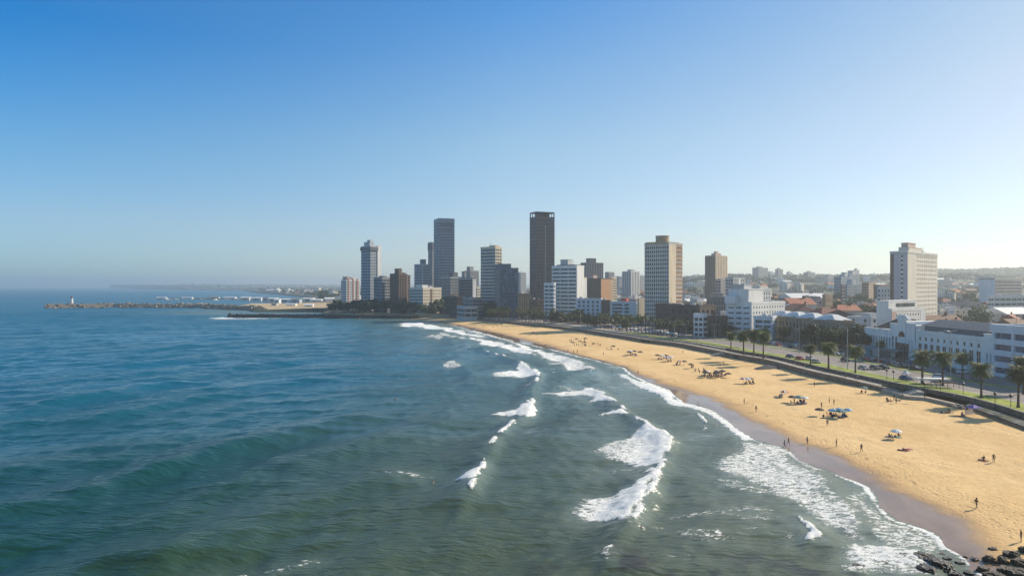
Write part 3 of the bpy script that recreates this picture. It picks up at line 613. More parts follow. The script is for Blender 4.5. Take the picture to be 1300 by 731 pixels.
wx,ly,zt=r['_wx'],r['_ly'],r['_zt']; b=MB()
b.box(-wx*.03,wx*.06,-ly-.12,-ly+.2,-4,zt-8); b.build('pale_strip',GREY,r); b=MB()
for s1 in (-1,1):
    for s2 in (-1,1): b.box(s1*wx-(.9 if s1>0 else 0),s1*wx+(.9 if s1<0 else 0),s2*ly-(.9 if s2>0 else 0),s2*ly+(.9 if s2<0 else 0),zt+.9,zt+5)
for i in range(1,7):
    x=-wx+i*2*wx/7; b.box(x-.35,x+.35,-ly,-ly+.6,zt+.9,zt+5); b.box(x-.35,x+.35,ly-.6,ly,zt+.9,zt+5)
b.box(-wx,wx,-ly,ly,zt+5.003,zt+6.2); b.box(-wx*.55,wx*.55,-ly*.5,ly*.5,zt+.9,zt+4.2); b.build('open_crown',PBROWN,r)
bld('low_building','red brown low building just left of the dark skyscraper foot',B,641,655,674,374,720,25,wall=BROWN,sideR=TAN,glass_=G_DARK,pR=(3,1.4),pL=(3,1.4),roofm=RTILE)
bld('low_building','small orange brown building in front of the dark skyscraper',B,672,682,693,381,690,30,wall=BROWN,glass_=G_DARK,pR=(3,1.2),pL=(3,1.2),roofm=RTILE)
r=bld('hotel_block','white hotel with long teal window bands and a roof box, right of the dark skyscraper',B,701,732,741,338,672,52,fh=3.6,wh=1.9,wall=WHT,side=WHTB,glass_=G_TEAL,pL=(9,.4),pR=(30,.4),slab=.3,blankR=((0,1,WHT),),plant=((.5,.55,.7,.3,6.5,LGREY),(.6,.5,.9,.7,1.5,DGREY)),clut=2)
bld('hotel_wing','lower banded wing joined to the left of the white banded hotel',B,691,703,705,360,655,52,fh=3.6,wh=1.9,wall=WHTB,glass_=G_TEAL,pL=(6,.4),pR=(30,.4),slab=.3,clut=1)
bld('apartment_block','narrow cream and white slab behind the white banded hotel',B,735,738,745,353,760,48,wall=CREAM,sideR=WHT,glass_=G_DARK,blankR=((.3,1,WHT),),clut=0)
bld('office_tower','grey grid tower with a small plant box behind the brown brick block',T,737,744,766,334,960,30,fh=3.4,wh=2.0,wall=DGREY,sideR=GREY,glass_=G_GREY,pR=(2.8,.8),pL=(3,.6),plant=((.45,.5,.42,.5,6.5,DGREY),),clut=1)
bld('brick_block','plain brown brick block with orange right face behind the low white blocks',B,741,763,779,354,800,48,wall=BROWN,side=BROWN,sideR=ORNG,glass_=G_DARK,blankL=((.03,1,BROWN),),blankR=((0,.75,ORNG),(.75,1,TAN)),plant=((.3,.7,.3,.3,4,PINK),),clut=1)
bld('apartment_block','cream stair end block with dark edge right of the orange brick face',B,772,776,783,353,870,45,wall=CREAM,glass_=G_DARK,clut=2)
bld('apartment_block','small dark topped block rising behind the cream stair end block',B,768,773,780,346,1200,45,wall=GREY,glass_=G_GREY)
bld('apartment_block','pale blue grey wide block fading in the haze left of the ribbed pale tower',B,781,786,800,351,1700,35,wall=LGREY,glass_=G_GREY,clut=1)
bld('apartment_tower','pale ribbed apartment tower in the haze left of the grid tower',T,790,801,812,345,1150,45,fh=3,wh=1.7,wall=LGREY,sideR=WHT,glass_=G_GREY,pR=(4.6,1.8),pL=(4.6,1.8),out=.5,plant=((.4,.4,.4,.4,3.5,LGREY),))
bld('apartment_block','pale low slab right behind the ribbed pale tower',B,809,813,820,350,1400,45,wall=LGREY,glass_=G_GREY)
bld('apartment_block','long blue white block with dark balconies behind the palm row, right of the banded hotel',B,731,763,764.5,380,628,66,fh=3.2,wh=1.9,wall=WHTB,glass_=G_DARK,pL=(5.2,2.2),pR=(3,1),slab=.1,roofm=WROOF,clut=4,cap=.9)
bld('brick_link','dark brick block between the two blue white blocks',B,762,774.5,776,382,625,62,wall=BROWN,glass_=G_DARK,blankL=((0,1,BROWN),),roofm=WROOF,clut=2)
r=bld('apartment_block','blue white block with long dark window bands and a red roof hut behind the palms',B,775,808,813,384,600,60,fh=3.2,wh=1.6,wall=WHTB,sideR=DGREY,glass_=G_DARK,pL=(13,1.6),pR=(2.5,.9),slab=.1,blankL=((.72,.98,WHTB),),roofm=LGREY,clut=3,cap=.9)
b=MB(); b.box(-r['_wx']*.5,r['_wx']*.4,-2,3,r['_zt'],r['_zt']+3.2); b.build('roof_hut',M('bright_red_paint',(.5,.06,.03),.6,.2,.5),r)
bld('end_block','plain cream end wall block tucked against the grid tower',B,809,811,819,380,590,35,wall=CREAM,glass_=G_DARK,blankR=((0,1,CREAM),),clut=1)
r=bld('grid_tower','tall tan tower with a white window grid, blank cream strip and round roof drum',T,818.5,849,866,309,545,47,fh=3.15,wh=1.55,wall=LGREY,side=CREAM2,sideR=TAN,glass_=G_DARK,pL=(2.0,.45),pR=(2.3,.7),slab=.12,blankR=((0,.52,CREAM),),plant=((.4,.5,.9,.85,1.2,TAN),),clut=1,cap=1.5)
for i in range(1,21):
    b=MB(); b.box(r['_wx']*.06,r['_wx']+.2,-r['_ly']-.35,-r['_ly']-.13,i*3.1-.45,i*3.1+.35); b.build('brick_band',ORNG,r)
    if i>19: break
drum(r,.42,.5,5.2,6.2,TAN)
bld('office_tower','brown and tan ribbed tower standing alone right of the grid tower',T,895.5,908,923,325,880,47,fh=3.3,wh=1.5,wall=TAN,side=BROWN,sideR=CREAM,glass_=G_DARK,pR=(4.6,2.2),pL=(4.6,2.0),out=.7,plant=((.45,.45,.45,.45,3.5,PINK),(.4,.4,.2,.2,6,PINK)),clut=2)
bld('office_block','dark brown flat block in front of the foot of the grid tower',B,832,850,869,387,505,35,fh=4,wh=1.8,wall=DBROWN,glass_=G_DARK,pR=(3,1.6),pL=(3,1.6),clut=3)
bld('office_block','dark brown block with thick concrete bands right of the grid tower',B,850,888,907,389,455,42,fh=5,wh=2.2,wall=DBROWN,sideR=BROWN,glass_=G_DARK,pR=(6,2.4),pL=(6,2.4),slab=.5,clut=5)
bld('shop_building','small white fronted building with six dark windows among brown blocks',B,880.5,893,898,400,425,55,fh=3.5,wh=1.9,wall=WHTB,sideR=BROWN,glass_=G_DARK,pL=(2.6,.7),each=True,clut=1)
bld('shop_building','brown low building with orange roof edge beside the blue white apartments',B,893,915,926,403,430,45,fh=3.6,wh=1.6,wall=BROWN,glass_=G_DARK,pR=(3,1.5),pL=(3,1.5),roofm=OTILE,each=True,clut=4)
bld('office_block','grey flat roofed building with a row of white columns left of the blue white apartments',B,897,905,928,379,560,25,fh=5,wh=3,wall=DGREY,sideR=GREY,glass_=G_DARK,pR=(1.8,.7),pL=(3,1.2),roofm=LGREY,plant=((.4,.5,.5,.5,4,GREY),),clut=4)
bld('apartment_block','pale grey group of flats behind, at the foot of the lone tan tower',B,908,915,924,355,800,40,wall=PINK,sideR=LGREY,glass_=G_GREY,pR=(4,1.8))
bld('apartment_block','pale grey flats with a white vertical panel right of the lone tan tower',B,921,931,946,353,780,40,wall=LGREY,sideR=LGREY,glass_=G_GREY,pR=(4.5,2.0),blankR=((.45,.62,WHT),))
r=bld('apartment_building','large white apartment building with blue shaded balconies and small square windows',B,922,954,996,385,425,43,fh=3.1,wh=1.35,wall=WHT,side=WHTB,sideR=WHT,glass_=G_BLUE,pL=(5.2,1.5),pR=(3.6,2.1),slab=.12,each=True,roofm=LGREY,plant=((.24,.55,.42,.8,8.2,WHT),(.15,.6,.22,.5,11,LGREY),(-.02,.75,.12,.4,4,WHTB)),clut=4)  # left side and balconies in cooler white, their blue shade painted in
for k in range(6):
    b=MB(); b.box(-r['_wx']-1.3,-r['_wx']-.15,-r['_ly']*.1,r['_ly']*.85,2.6+k*3.1,2.78+k*3.1); b.box(-r['_wx']-1.3,-r['_wx']-1.22,-r['_ly']*.1,r['_ly']*.85,2.79+k*3.1,3.6+k*3.1); b.build('balcony',WHTB,r)
    b=MB(); b.box(-r['_wx']-1.3,-r['_wx']-.15,-r['_ly']*.85,-r['_ly']*.22,2.6+k*3.1,2.78+k*3.1); b.box(-r['_wx']-1.3,-r['_wx']-1.22,-r['_ly']*.85,-r['_ly']*.22,2.79+k*3.1,3.6+k*3.1); b.build('balcony',WHTB,r)
bld('apartment_block','white stepped penthouse block behind the large white apartment building',B,940,952,979,368,470,35,fh=3,wh=1.4,wall=WHT,side=WHTB,glass_=G_DARK,pR=(3,1.6),pL=(3,.8),roofm=LGREY,clut=3)
bld('apartment_block','teal shaded flats with white balconies against the brown civic building',B,958,980,985,403,410,52,fh=3.1,wh=1.7,wall=WHTB,glass_=G_TEAL,pL=(4.5,.6),pR=(3,1),slab=.5,each=True,clut=3)
r=bld('civic_building','long brown two storey civic building with pale low hipped roof lights',B,980,1069,1083,409,352,5,fh=4.6,wh=2.6,wall=M('brown_stone',(.38,.28,.19),.9,.25,.4),glass_=G_DARK,pL=(4.2,2.1),pR=(4.2,2.1),out=.3,capout=.6,each=True,roofm=LGREY,clut=0,cap=1.6)
for f_ in (-.6,-.1,.35,.75):
    b=MB(); c_=r['_ly']*f_; k=r['_zt']+.5; b.quadbox([(-min(6,r['_wx']*.8),c_-8,k),(7,c_-8,k),(7,c_+8,k),(-6,c_+8,k)],[(-1,c_-3,k+2.8),(2,c_-3,k+2.8),(2,c_+3,k+2.8),(-1,c_+3,k+2.8)]); b.build('hipped_roof_light',WROOF,r)
r=bld('apartment_tower','tall cream apartment tower with a brown recess and stacked roof boxes on the right',T,1130,1152,1190,320,470,44,fh=3.1,wh=1.5,wall=M('pale_tower_render',(.74,.70,.62),.8,.1,.25,streak=True),side=M('shaded_tower_render',(.50,.46,.48),.8,.1,.25,streak=True),sideR=CREAM2,glass_=G_DARK,pL=(4.4,2.7),pR=(4.6,2.9),slab=.03,blankR=((0,.26,CREAM2),),blankL=((0,.22,BROWN),(.22,.40,M('shaded_tower_render',(.5,.46,.48)))),crown=(LGREY,1.3,.18),plant=((.36,.5,.42,.6,3.6,CREAM2),(.30,.5,.24,.4,6.6,PINK),(.66,.6,.2,.3,2.6,LGREY)),clut=2)  # left face has its shade painted in, dimmer and more lilac than the wall
r=bld('apartment_building','white stepped building with a blank left wall below the tall cream tower',B,1113,1132,1175,394,372,38,fh=3.2,wh=1.4,wall=WHT,side=WHT,glass_=G_DARK,pR=(3.4,2.0),pL=(60,3),each=False,blankL=((0,1,WHT),),blankR=((.0,.12,PINK),(.84,1,WHT)),roofm=LGREY,clut=2)
b=MB(); wx,ly,zt=r['_wx'],r['_ly'],r['_zt']; b.box(-wx-.2,wx*.62,-ly*.6,ly+.1,zt+.2,zt+4.6); b.box(-wx-.5,wx*.66,-ly*.62,ly+.3,zt+4.61,zt+5.1); b.build('upper_storey',WHT,r)
b=MB(); b.box(-wx*.6,wx*.5,-ly*.6-.08,-ly*.6+.2,zt+1.6,zt+3.6); b.build('window',G_DARK,r)
bld('apartment_block','small white block with faint blue windows at the left foot of the tall cream tower',B,1114,1118,1131,365,540,25,wall=WHT,glass_=G_BLUE,pR=(3.6,1.8),clut=1)
bld('office_block','orange and cream block left of the tall cream tower',B,1094,1103,1112,359,860,42,wall=ORNG,side=ORNG,sideR=CREAM,glass_=G_DARK,pR=(3,1.4),clut=1)
bld('office_block','brown block between the orange block and the tall cream tower',B,1109,1116,1129,362,800,42,wall=BROWN,glass_=G_DARK,pR=(3,1.4),clut=1)
for args in (('office_block','blue grey slab block in the middle distance right of the red roofs',B,1059,1068,1080,352,1000,40),('office_block','grey stepped block with tall plant room behind the blue grey slab',B,1066,1078,1091,349,1120,40),
    ('office_block','pale blue block with glass front below the grey stepped block',B,1062,1076,1093,362,900,35)):
    bld(*args,wall=BLUEG if 'blue' in args[1] else GREY,sideR=LGREY,glass_=G_BLUE,pR=(3,.9),plant=((.7,.5,.3,.5,7,LGREY),),clut=3)
bld('dark_slab','dark narrow chimney like slab in front of the pale blue block',B,1067,1069,1073,362,720,40,wall=DGREY,glass_=G_DARK,clut=0)
r=bld('office_block','big white and grey box building at the right edge with a louvred face',B,1243,1263,1297,354,735,40,fh=3.6,wh=2.6,wall=GREY,side=WHT,glass_=G_GREY,pR=(1.6,.5),pL=(60,2),blankL=((0,1,WHTB),),cap=1.5,clut=2)
bld('office_block','low white podium with dark strip windows below the big box building',B,1254,1262,1312,376,600,20,fh=4.2,wh=1.9,wall=WHT,glass_=G_DARK,pR=(7,.6),roofm=WROOF,clut=5)
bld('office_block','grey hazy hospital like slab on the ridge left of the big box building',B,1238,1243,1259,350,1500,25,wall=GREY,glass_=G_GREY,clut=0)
# church like tan tower with red roofed hall
bld('bell_tower','square tan tower beside a red roofed hall in the middle distance',T,1044,1048,1057,375,560,35,fh=5,wh=2.6,wall=TAN,glass_=G_DARK,pR=(2.6,1.4),pL=(2.6,1.6),clut=0,cap=1.6)
# hazy blocks along the ridge
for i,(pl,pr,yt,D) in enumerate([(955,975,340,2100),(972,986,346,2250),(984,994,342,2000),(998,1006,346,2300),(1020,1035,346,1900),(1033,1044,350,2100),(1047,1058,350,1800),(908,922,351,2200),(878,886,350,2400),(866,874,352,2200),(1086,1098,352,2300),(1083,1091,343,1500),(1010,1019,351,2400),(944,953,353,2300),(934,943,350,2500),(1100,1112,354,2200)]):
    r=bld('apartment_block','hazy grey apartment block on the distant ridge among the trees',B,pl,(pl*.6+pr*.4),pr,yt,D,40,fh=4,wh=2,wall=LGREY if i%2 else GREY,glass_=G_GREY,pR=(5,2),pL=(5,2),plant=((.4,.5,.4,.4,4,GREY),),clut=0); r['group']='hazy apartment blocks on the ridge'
# ------------------------------------------------------------------ the long white beachfront hall on the right
WST=M('pale_blue_white_stucco',(.74,.75,.73),.8,.12,.3,streak=True)
def hall():
    A=P(1262,475,4.3); Bp=P(1098,446,4.3)              # right (near) and left (far) foot of the seaward front
    d=Vector((Bp.x-A.x,Bp.y-A.y,0)); Ln=d.length; ang=math.atan2(d.y,d.x)
    root=thing('beach_hall','long ornate white hall with tall windows facing the road, small square windows above',B,(A.x,A.y,4.2),ang)
    FOOT.append(((A.x+Bp.x)/2+12,(A.y+Bp.y)/2,48))
    # local: x along the front from near end to far end, y negative = inland (front faces +y)
    def seg(x0,x1,h,wz0,wz1,sp,pw,name='wall',up=None,dep=15,prot=0.):
        w=MB(); w.box(x0,x1,-dep,-.5+prot,-3,h-.3); w.box(x0,x1,-.5+prot,prot,-3,wz0); w.box(x0,x1,-.5+prot,prot,wz1,h if not up else up[0])
        if up: w.box(x0,x1,-.5+prot,prot,up[1],h)
        w.box(x0-.1,x1+.1,-.55+prot,.35+prot,h-.9,h-.55); w.box(x0-.1,x1+.1,-.6+prot,.25+prot,h,h+.5)
        n=int((x1-x0)/sp); st=(x1-x0-pw)/n
        for i in range(n+1): w.box(x0+i*st,x0+i*st+pw,-.5+prot,.06+prot,-2.9,h-1)
        w.build('wall',WST,root)
        g=MB(); g.box(-(st-pw)/2,(st-pw)/2,-.08,0,0,wz1-wz0); gm=g.mesh('window',G_DARK)
        fr=MB(); q=(st-pw)/2; fr.box(-.05,.05,.0,.06,0,wz1-wz0); fr.box(-q,q,.001,.062,(wz1-wz0)*.62,(wz1-wz0)*.62+.1); fm=fr.mesh('frame',WHT)
        for i in range(n):
            o=obj('window',gm,root,(x0+pw+i*st+(st-pw)/2,-.1+prot,wz0)); obj('frame',fm,o)
        if up:
            g=MB(); g.box(-.6,.6,-.08,0,0,up[1]-up[0]); gm=g.mesh('window',G_DARK)
            ww=MB()
            for i in range(n):
                xc=x0+pw+i*st+(st-pw)/2; obj('window',gm,root,(xc,-.1+prot,up[0]))
                ww.box(xc-(st-pw)/2-.2,xc-.6,-.5+prot,prot-.02,up[0],up[1]); ww.box(xc+.6,xc+(st-pw)/2+.2,-.5+prot,prot-.02,up[0],up[1])
            ww.build('window_surround',WST,root)
    Lr=Ln
    seg(0,5,13.5,2.2,7.2,2.4,1.2)
    seg(5,Lr*.53,12.2,2.0,7.4,3.9,1.7,up=(8.7,10.1))
    seg(Lr*.53,Lr*.60,14.8,4,8,3,1.6,prot=.5)
    seg(Lr*.60,Lr*.665,16.2,1.2,6.5,5.2,1.2,prot=.8)
    seg(Lr*.665,Lr*.74,14.2,4,9,2.2,1.2,prot=.5)
    seg(Lr*.74,Lr,11.2,4.2,8.2,2.1,.9)
    # entrance gable with round headed niche and an awning strip
    xc=Lr*.632; w=MB(); w.quadbox([(xc-5,-.4,16.6),(xc+5,-.4,16.6),(xc+5,.9,16.6),(xc-5,.9,16.6)],[(xc-2.2,-.4,18.6),(xc+2.2,-.4,18.6),(xc+2.2,.9,18.6),(xc-2.2,.9,18.6)]); w.build('gable',WST,root)
    w=MB(); n=16; w.quadbox([(xc+math.cos(PI*i/n)*2.3,.8,9.3+math.sin(PI*i/n)*2.3) for i in range(n+1)],[(xc+math.cos(PI*i/n)*2.3,1.05,9.3+math.sin(PI*i/n)*2.3) for i in range(n+1)]); w.build('arched_window',G_DARK,root)
    w=MB(); w.box(xc-4.6,xc+4.6,.82,1.0,0,6.6); w.build('entrance_glass',G_DARK,root)
    w=MB(); w.box(Lr*.60,Lr,.2,4.4,3.35,3.7); w.box(Lr*.60,Lr,4.25,4.42,2.9,3.34); w.build('canopy',M('canopy_grey',(.25,.26,.28),.7,.2,.5),root)
    w=MB(); w.box(6,Lr*.5,-13,-2,12.75,14.6); w.quadbox([(5,-14,14.61),(Lr*.52,-14,14.61),(Lr*.52,-1.5,14.61),(5,-1.5,14.61)],[(8,-8.2,17.2),(Lr*.49,-8.2,17.2),(Lr*.49,-7.4,17.2),(8,-7.4,17.2)]); w.build('slate_roof',SROOF,root)
    w=MB(); w.quadbox([(Lr*.68,-15,11.71),(Lr*.93,-15,11.71),(Lr*.93,-1.5,11.71),(Lr*.68,-1.5,11.71)],[(Lr*.72,-9,16.4),(Lr*.84,-9,16.4),(Lr*.84,-8,16.4),(Lr*.72,-8,16.4)]); w.build('tiled_roof',BTILE,root)
    for i,x in enumerate((Lr*.75,Lr*.83,Lr*.92)):
        b=MB(); b.box(x-2.2,x+2.2,4.5,6.8,0,2.6); b.box(x-2.6,x+2.6,4.3,7.6,2.61,2.9)
        b2=b.build('street_stall',[M('red_stall_canvas',(.5,.09,.04),.7,.2,1),M('teal_stall_canvas',(.08,.25,.28),.7,.2,1)][i%2] if i else METAL); b2.location=root.location; b2.rotation_euler=root.rotation_euler
        tag(b2,['grey roadside kiosk below the pillared wing of the white hall','teal roadside kiosk under the white hall canopy','red roadside kiosk under the white hall canopy'][i if i!=2 else 2],'kiosk')
        tag(b2,['grey roadside kiosk near the entrance of the long white hall','teal canvas kiosk under the canopy of the long white hall','red canvas kiosk by the far end of the long white hall'][ {0:0,1:2,2:1}[i] ],'kiosk')
hall()
r=bld('office_building','blue grey office with jutting window strips at the right edge next to the white hall',B,1262,1345,1420,421,217,3,fh=4.1,wh=2.0,wall=WHTB,glass_=G_BLUE,pR=(14,.5),pL=(9,1),slab=.7,each=True,blankL=((.72,1,WHTB),),blankR=((0,.36,WHTB),),clut=1,z0=4.2)
bld('apartment_building','cream upper building with square windows behind the blue grey office',B,1272,1273,1318,417,292,6,fh=3.4,wh=1.6,wall=CREAM2,glass_=G_DARK,pR=(3.6,2.2),pL=(4,2),dl=18,each=True,roofm=BTILE,clut=2,z0=4.2)
# ------------------------------------------------------------------ houses
def house_mesh(name,w,d,h,rh,kind,wm,rm):
    root=thing(name,'house','house'); b=MB(); b.box(-w/2,w/2,-d/2,d/2,-5,h); 
    if kind=='flat':
        for q in ((-w/2-.1,w/2+.1,-d/2-.1,-d/2+.25),(-w/2-.1,w/2+.1,d/2-.25,d/2+.1),(-w/2-.1,-w/2+.25,-d/2+.25,d/2-.25),(w/2-.25,w/2+.1,-d/2+.25,d/2-.25)): b.box(*q,h-.3,h+.7)
    b.build('wall',wm,root); r_=MB(); e=.5
    if kind=='gable':
        r_.quadbox([(-w/2-e,-d/2-e,h),(w/2+e,-d/2-e,h),(w/2+e,d/2+e,h),(-w/2-e,d/2+e,h)],[(-w/2-e,-.1,h+rh),(w/2+e,-.1,h+rh),(w/2+e,.1,h+rh),(-w/2-e,.1,h+rh)])
        r_.mi=1; r_.box(-w/2-e*.4,-w/2+.02,-d/4,d/4,h,h+rh*.45)
    elif kind=='hip':
        m=max(w/2-d/2,.4); r_.quadbox([(-w/2-e,-d/2-e,h),(w/2+e,-d/2-e,h),(w/2+e,d/2+e,h),(-w/2-e,d/2+e,h)],[(-m,-.1,h+rh),(m,-.1,h+rh),(m,.1,h+rh),(-m,.1,h+rh)])
    elif kind=='vault':
        n=8; pts=[(-math.cos(PI*i/n)*d/2,math.sin(PI*i/n)*rh) for i in range(n+1)]; r_.quadbox([(-w/2-e,p[0],h+p[1]+.0) for p in pts],[(w/2+e,p[0],h+p[1]) for p in pts])
    else: r_.box(-w/2+.3,w/2-.3,-d/2+.3,d/2-.3,h,h+.15); r_.box(-w/5,w/8,-d/5,d/5,h+.16,h+2.2)
    ro=r_.build('roof',[rm,wm],root)
    if kind in('gable','hip'):
        c=MB(); c.box(w*.2,w*.2+.8,-.9,-.1,h+rh*.3,h+rh+1.1); c.build('chimney',BROWN,ro)
    ww=MB(); ww.box(-.65,.65,-.06,.06,0,1.4); wm_=ww.mesh('window',G_DARK); wv=MB(); wv.box(-.06,.06,-.65,.65,0,1.4); wv_=wv.mesh('window',G_DARK)
    fl=max(1,int(h/3))
    for f_ in range(fl):
        nx=max(2,int(w/4)); 
        for i in range(nx): obj('window',wm_,root,(-w/2+w*(i+.5)/nx,-d/2-.01,f_*3+1.1))
        for i in range(max(1,int(d/5))): obj('window',wv_,root,(-w/2-.01,-d/2+d*(i+.5)/max(1,int(d/5)),f_*3+1.1))
    return root
HK=[('tile_roof_house',14,9,5.5,3,'gable',CREAM2,RTILE,'house with a red tile roof'),('tile_roof_house',16,11,6,3.4,'hip',WHT,DTILE,'white house with a dark red hipped roof'),('tile_roof_house',12,10,6,3,'hip',CREAM,OTILE,'cream house with an orange hipped roof'),
 ('brown_roof_house',18,10,5,3,'gable',BROWN,BTILE,'brick house with a brown tile roof'),('flat_roof_house',15,12,9,0,'flat',WHT,LGREY,'white flat roofed block'),('flat_roof_house',20,13,7,0,'flat',PINK,ROOFF,'pinkish flat roofed block'),
 ('flat_roof_house',12,12,12,0,'flat',CREAM2,LGREY,'pale four storey flat roofed block'),('warehouse',28,16,6,3.2,'gable',LGREY,WROOF,'grey shed with a white metal roof'),('flat_roof_house',24,14,10,0,'flat',GREY,ROOFF,'grey flat roofed block'),('flat_roof_house',16,12,7,0,'flat',TAN,LGREY,'tan flat roofed block')]
HP=[proto(house_mesh(k[0],*k[1:8])) for k in HK]; HUSED=[0]*len(HP)
def put_house(i,x,y,rz,label,group=None,s=1,gz=None):
    z=float(landz(x,y)) if gz is None else gz
    if not HUSED[i]:
        HUSED[i]=1; r=HP[i][0]; r.location=(x,y,z); r.rotation_euler=(0,0,rz); r.scale=(s,s,s); r['label']=label
        if group: r['group']=group
    else: r=dup(HP[i],(x,y,z),rz,label,group,s)
    FOOT.append((x,y,7.5*s)); return r
# larger houses that can be told apart: (proto, px, D, rot, scale, label)
for (i,px,D,rz,s,lb) in [
 (0,1012,640,.3,1.9,'long red roofed hall behind the brown civic building'),(1,1050,470,.35,1.75,'very wide dark red roof right behind the brown civic building'),(1,1012,560,-.4,1.6,'dark hipped house below the long red roofed hall'),
 (0,1072,580,.3,1.5,'red roofed hall joined to the square tan tower'),(4,1104,430,.5,1.3,'low bluish white block between dark trees left of the white stepped building'),
 (1,1282,330,.6,1.3,'mauve house with an orange lit hip roof at the right edge'),(2,1262,345,.5,1.1,'white walled villa with a small orange roof near the right edge'),(3,1228,330,.2,1.5,'broad brown roof just behind the white hall'),
 (7,1213,345,.9,.9,'pale metal roofed shed behind the slate roof of the white hall'),(2,1196,365,.7,1.4,'large orange lit tile roof behind the white hall'),(3,1190,450,.3,1.5,'wide dark brown roof at the foot of the tall cream tower'),
 (4,1205,560,.4,1.0,'little white flat house right of the tall cream tower'),(6,1228,520,.2,.9,'white round cornered block right of the tall cream tower'),(0,1215,430,1.3,1.2,'white gabled house front in the brown roofs'),
 (7,1290,520,.2,1.4,'white shed roofs under the podium at the right edge'),(3,1292,420,.4,1.4,'dark brick house with tile roof near the right edge'),(7,889,700,.5,1.5,'tan hall with a broad white metal roof below the lone tan tower'),
 (9,886,640,.6,1.8,'tan blank box hall right of the grid tower'),(4,872,760,.5,1.4,'white cubes just right of the grid tower'),(7,1020,780,.2,1.6,'long cream shed behind the red roofed hall'),(5,1035,720,.1,1.4,'long pinkish arcade behind the red roofed hall'),
 (4,992,600,.3,1.3,'cream block between the white apartments and the red roof'),(8,1172,300,.3,.5,'small grey stair block over the white hall')]:
    p=PD(px,D); put_house(i,p.x,p.y,rz,lb,None,s)
rr=random.Random(11); cnt=0; tries=0
while cnt<70 and tries<6000:
    tries+=1; D=rr.uniform(380,820); px=rr.uniform(975,1345); p=PD(px,D); s_=rr.uniform(.55,.85)
    if p.x-float(xw(p.y))<92 or any((p.x-a)**2+(p.y-b_)**2<(c_*.85+6*s_)**2 for a,b_,c_ in FOOT): continue
    i=rr.choice([0,0,1,2,2,4,6,3,9]); put_house(i,p.x,p.y,rr.choice([.3,1.87])+rr.uniform(-.1,.1),HK[i][8]+' squeezed among roofs behind the white hall',HK[i][8]+' near town',s_); cnt+=1
cnt=0
while cnt<350:
    D=rr.uniform(460**.7,2000**.7)**(1/.7); px=rr.uniform(862,1420)
    if rr.random()<.3: px=rr.uniform(640,870); D=rr.uniform(820,1700)
    if px>1300 and rr.random()<.5: continue
    p=PD(px,D); s_=rr.uniform(.7,1.25)
    if p.x-float(xw(p.y))<75: continue
    if any((p.x-a)**2+(p.y-b_)**2<(c_+7*s_)**2 for a,b_,c_ in FOOT): continue
    i=rr.choice([0,0,1,2,2,4,4,4,5,6,6,6,7,8,9,3]); far=D>900
    put_house(i,p.x,p.y,rr.choice([.3,.35,.8,1.9,.3])+rr.uniform(-.1,.1),HK[i][8]+(' in the far hazy part of the town' if far else ' in the crowded middle of the town'),HK[i][8]+(' far away' if far else ' in mid town'),s_); cnt+=1
# far left town on the bay, north of the harbour
cnt=0
while cnt<70:
    D=rr.uniform(950,3600); px=rr.uniform(330,452); p=PD(px,D)
    if p.x-float(xw(p.y))<25: continue
    if 955<D<1330 and px<432: continue
    if any((p.x-a)**2+(p.y-b_)**2<(c_+9)**2 for a,b_,c_ in FOOT): continue
    i=rr.choice([0,4,4,6,7,9,5]); put_house(i,p.x,p.y,rr.uniform(0,3),HK[i][8]+' in the low town beyond the harbour at left',HK[i][8]+' beyond the harbour',rr.uniform(.8,1.6)); cnt+=1
# ------------------------------------------------------------------ vegetation
def leafmat(name,c1,c2):
    m,t,b=nt(name); oi=N(t,'ShaderNodeObjectInfo'); f=mr(t,noise_(t,.9,3,.6,pos_(t)),.3,.7)
    c=mix(t,f,c1,c2); h=N(t,'ShaderNodeHueSaturation'); L(t,c,h.inputs['Color']); L(t,mr(t,oi.outputs['Random'],0,1,.7,1.25,False),h.inputs['Value']); L(t,mr(t,oi.outputs['Random'],0,1,.485,.515,False),h.inputs['Hue'])
    L(t,h.outputs[0],b.inputs['Base Color']); b.inputs['Roughness'].default_value=.65
    tr=N(t,'ShaderNodeBsdfTranslucent'); L(t,h.outputs[0],tr.inputs['Color']); ms=N(t,'ShaderNodeMixShader'); ms.inputs[0].default_value=.3
    L(t,b.outputs[0],ms.inputs[1]); L(t,tr.outputs[0],ms.inputs[2]); L(t,ms.outputs[0],t.nodes['Material Output'].inputs[0]); return m
PALM=leafmat('palm_leaves',(.035,.065,.012),(.13,.15,.03)); LEAF=leafmat('dark_green_leaves',(.022,.04,.014),(.075,.095,.03)); LEAF2=leafmat('olive_leaves',(.04,.05,.02),(.12,.115,.045))
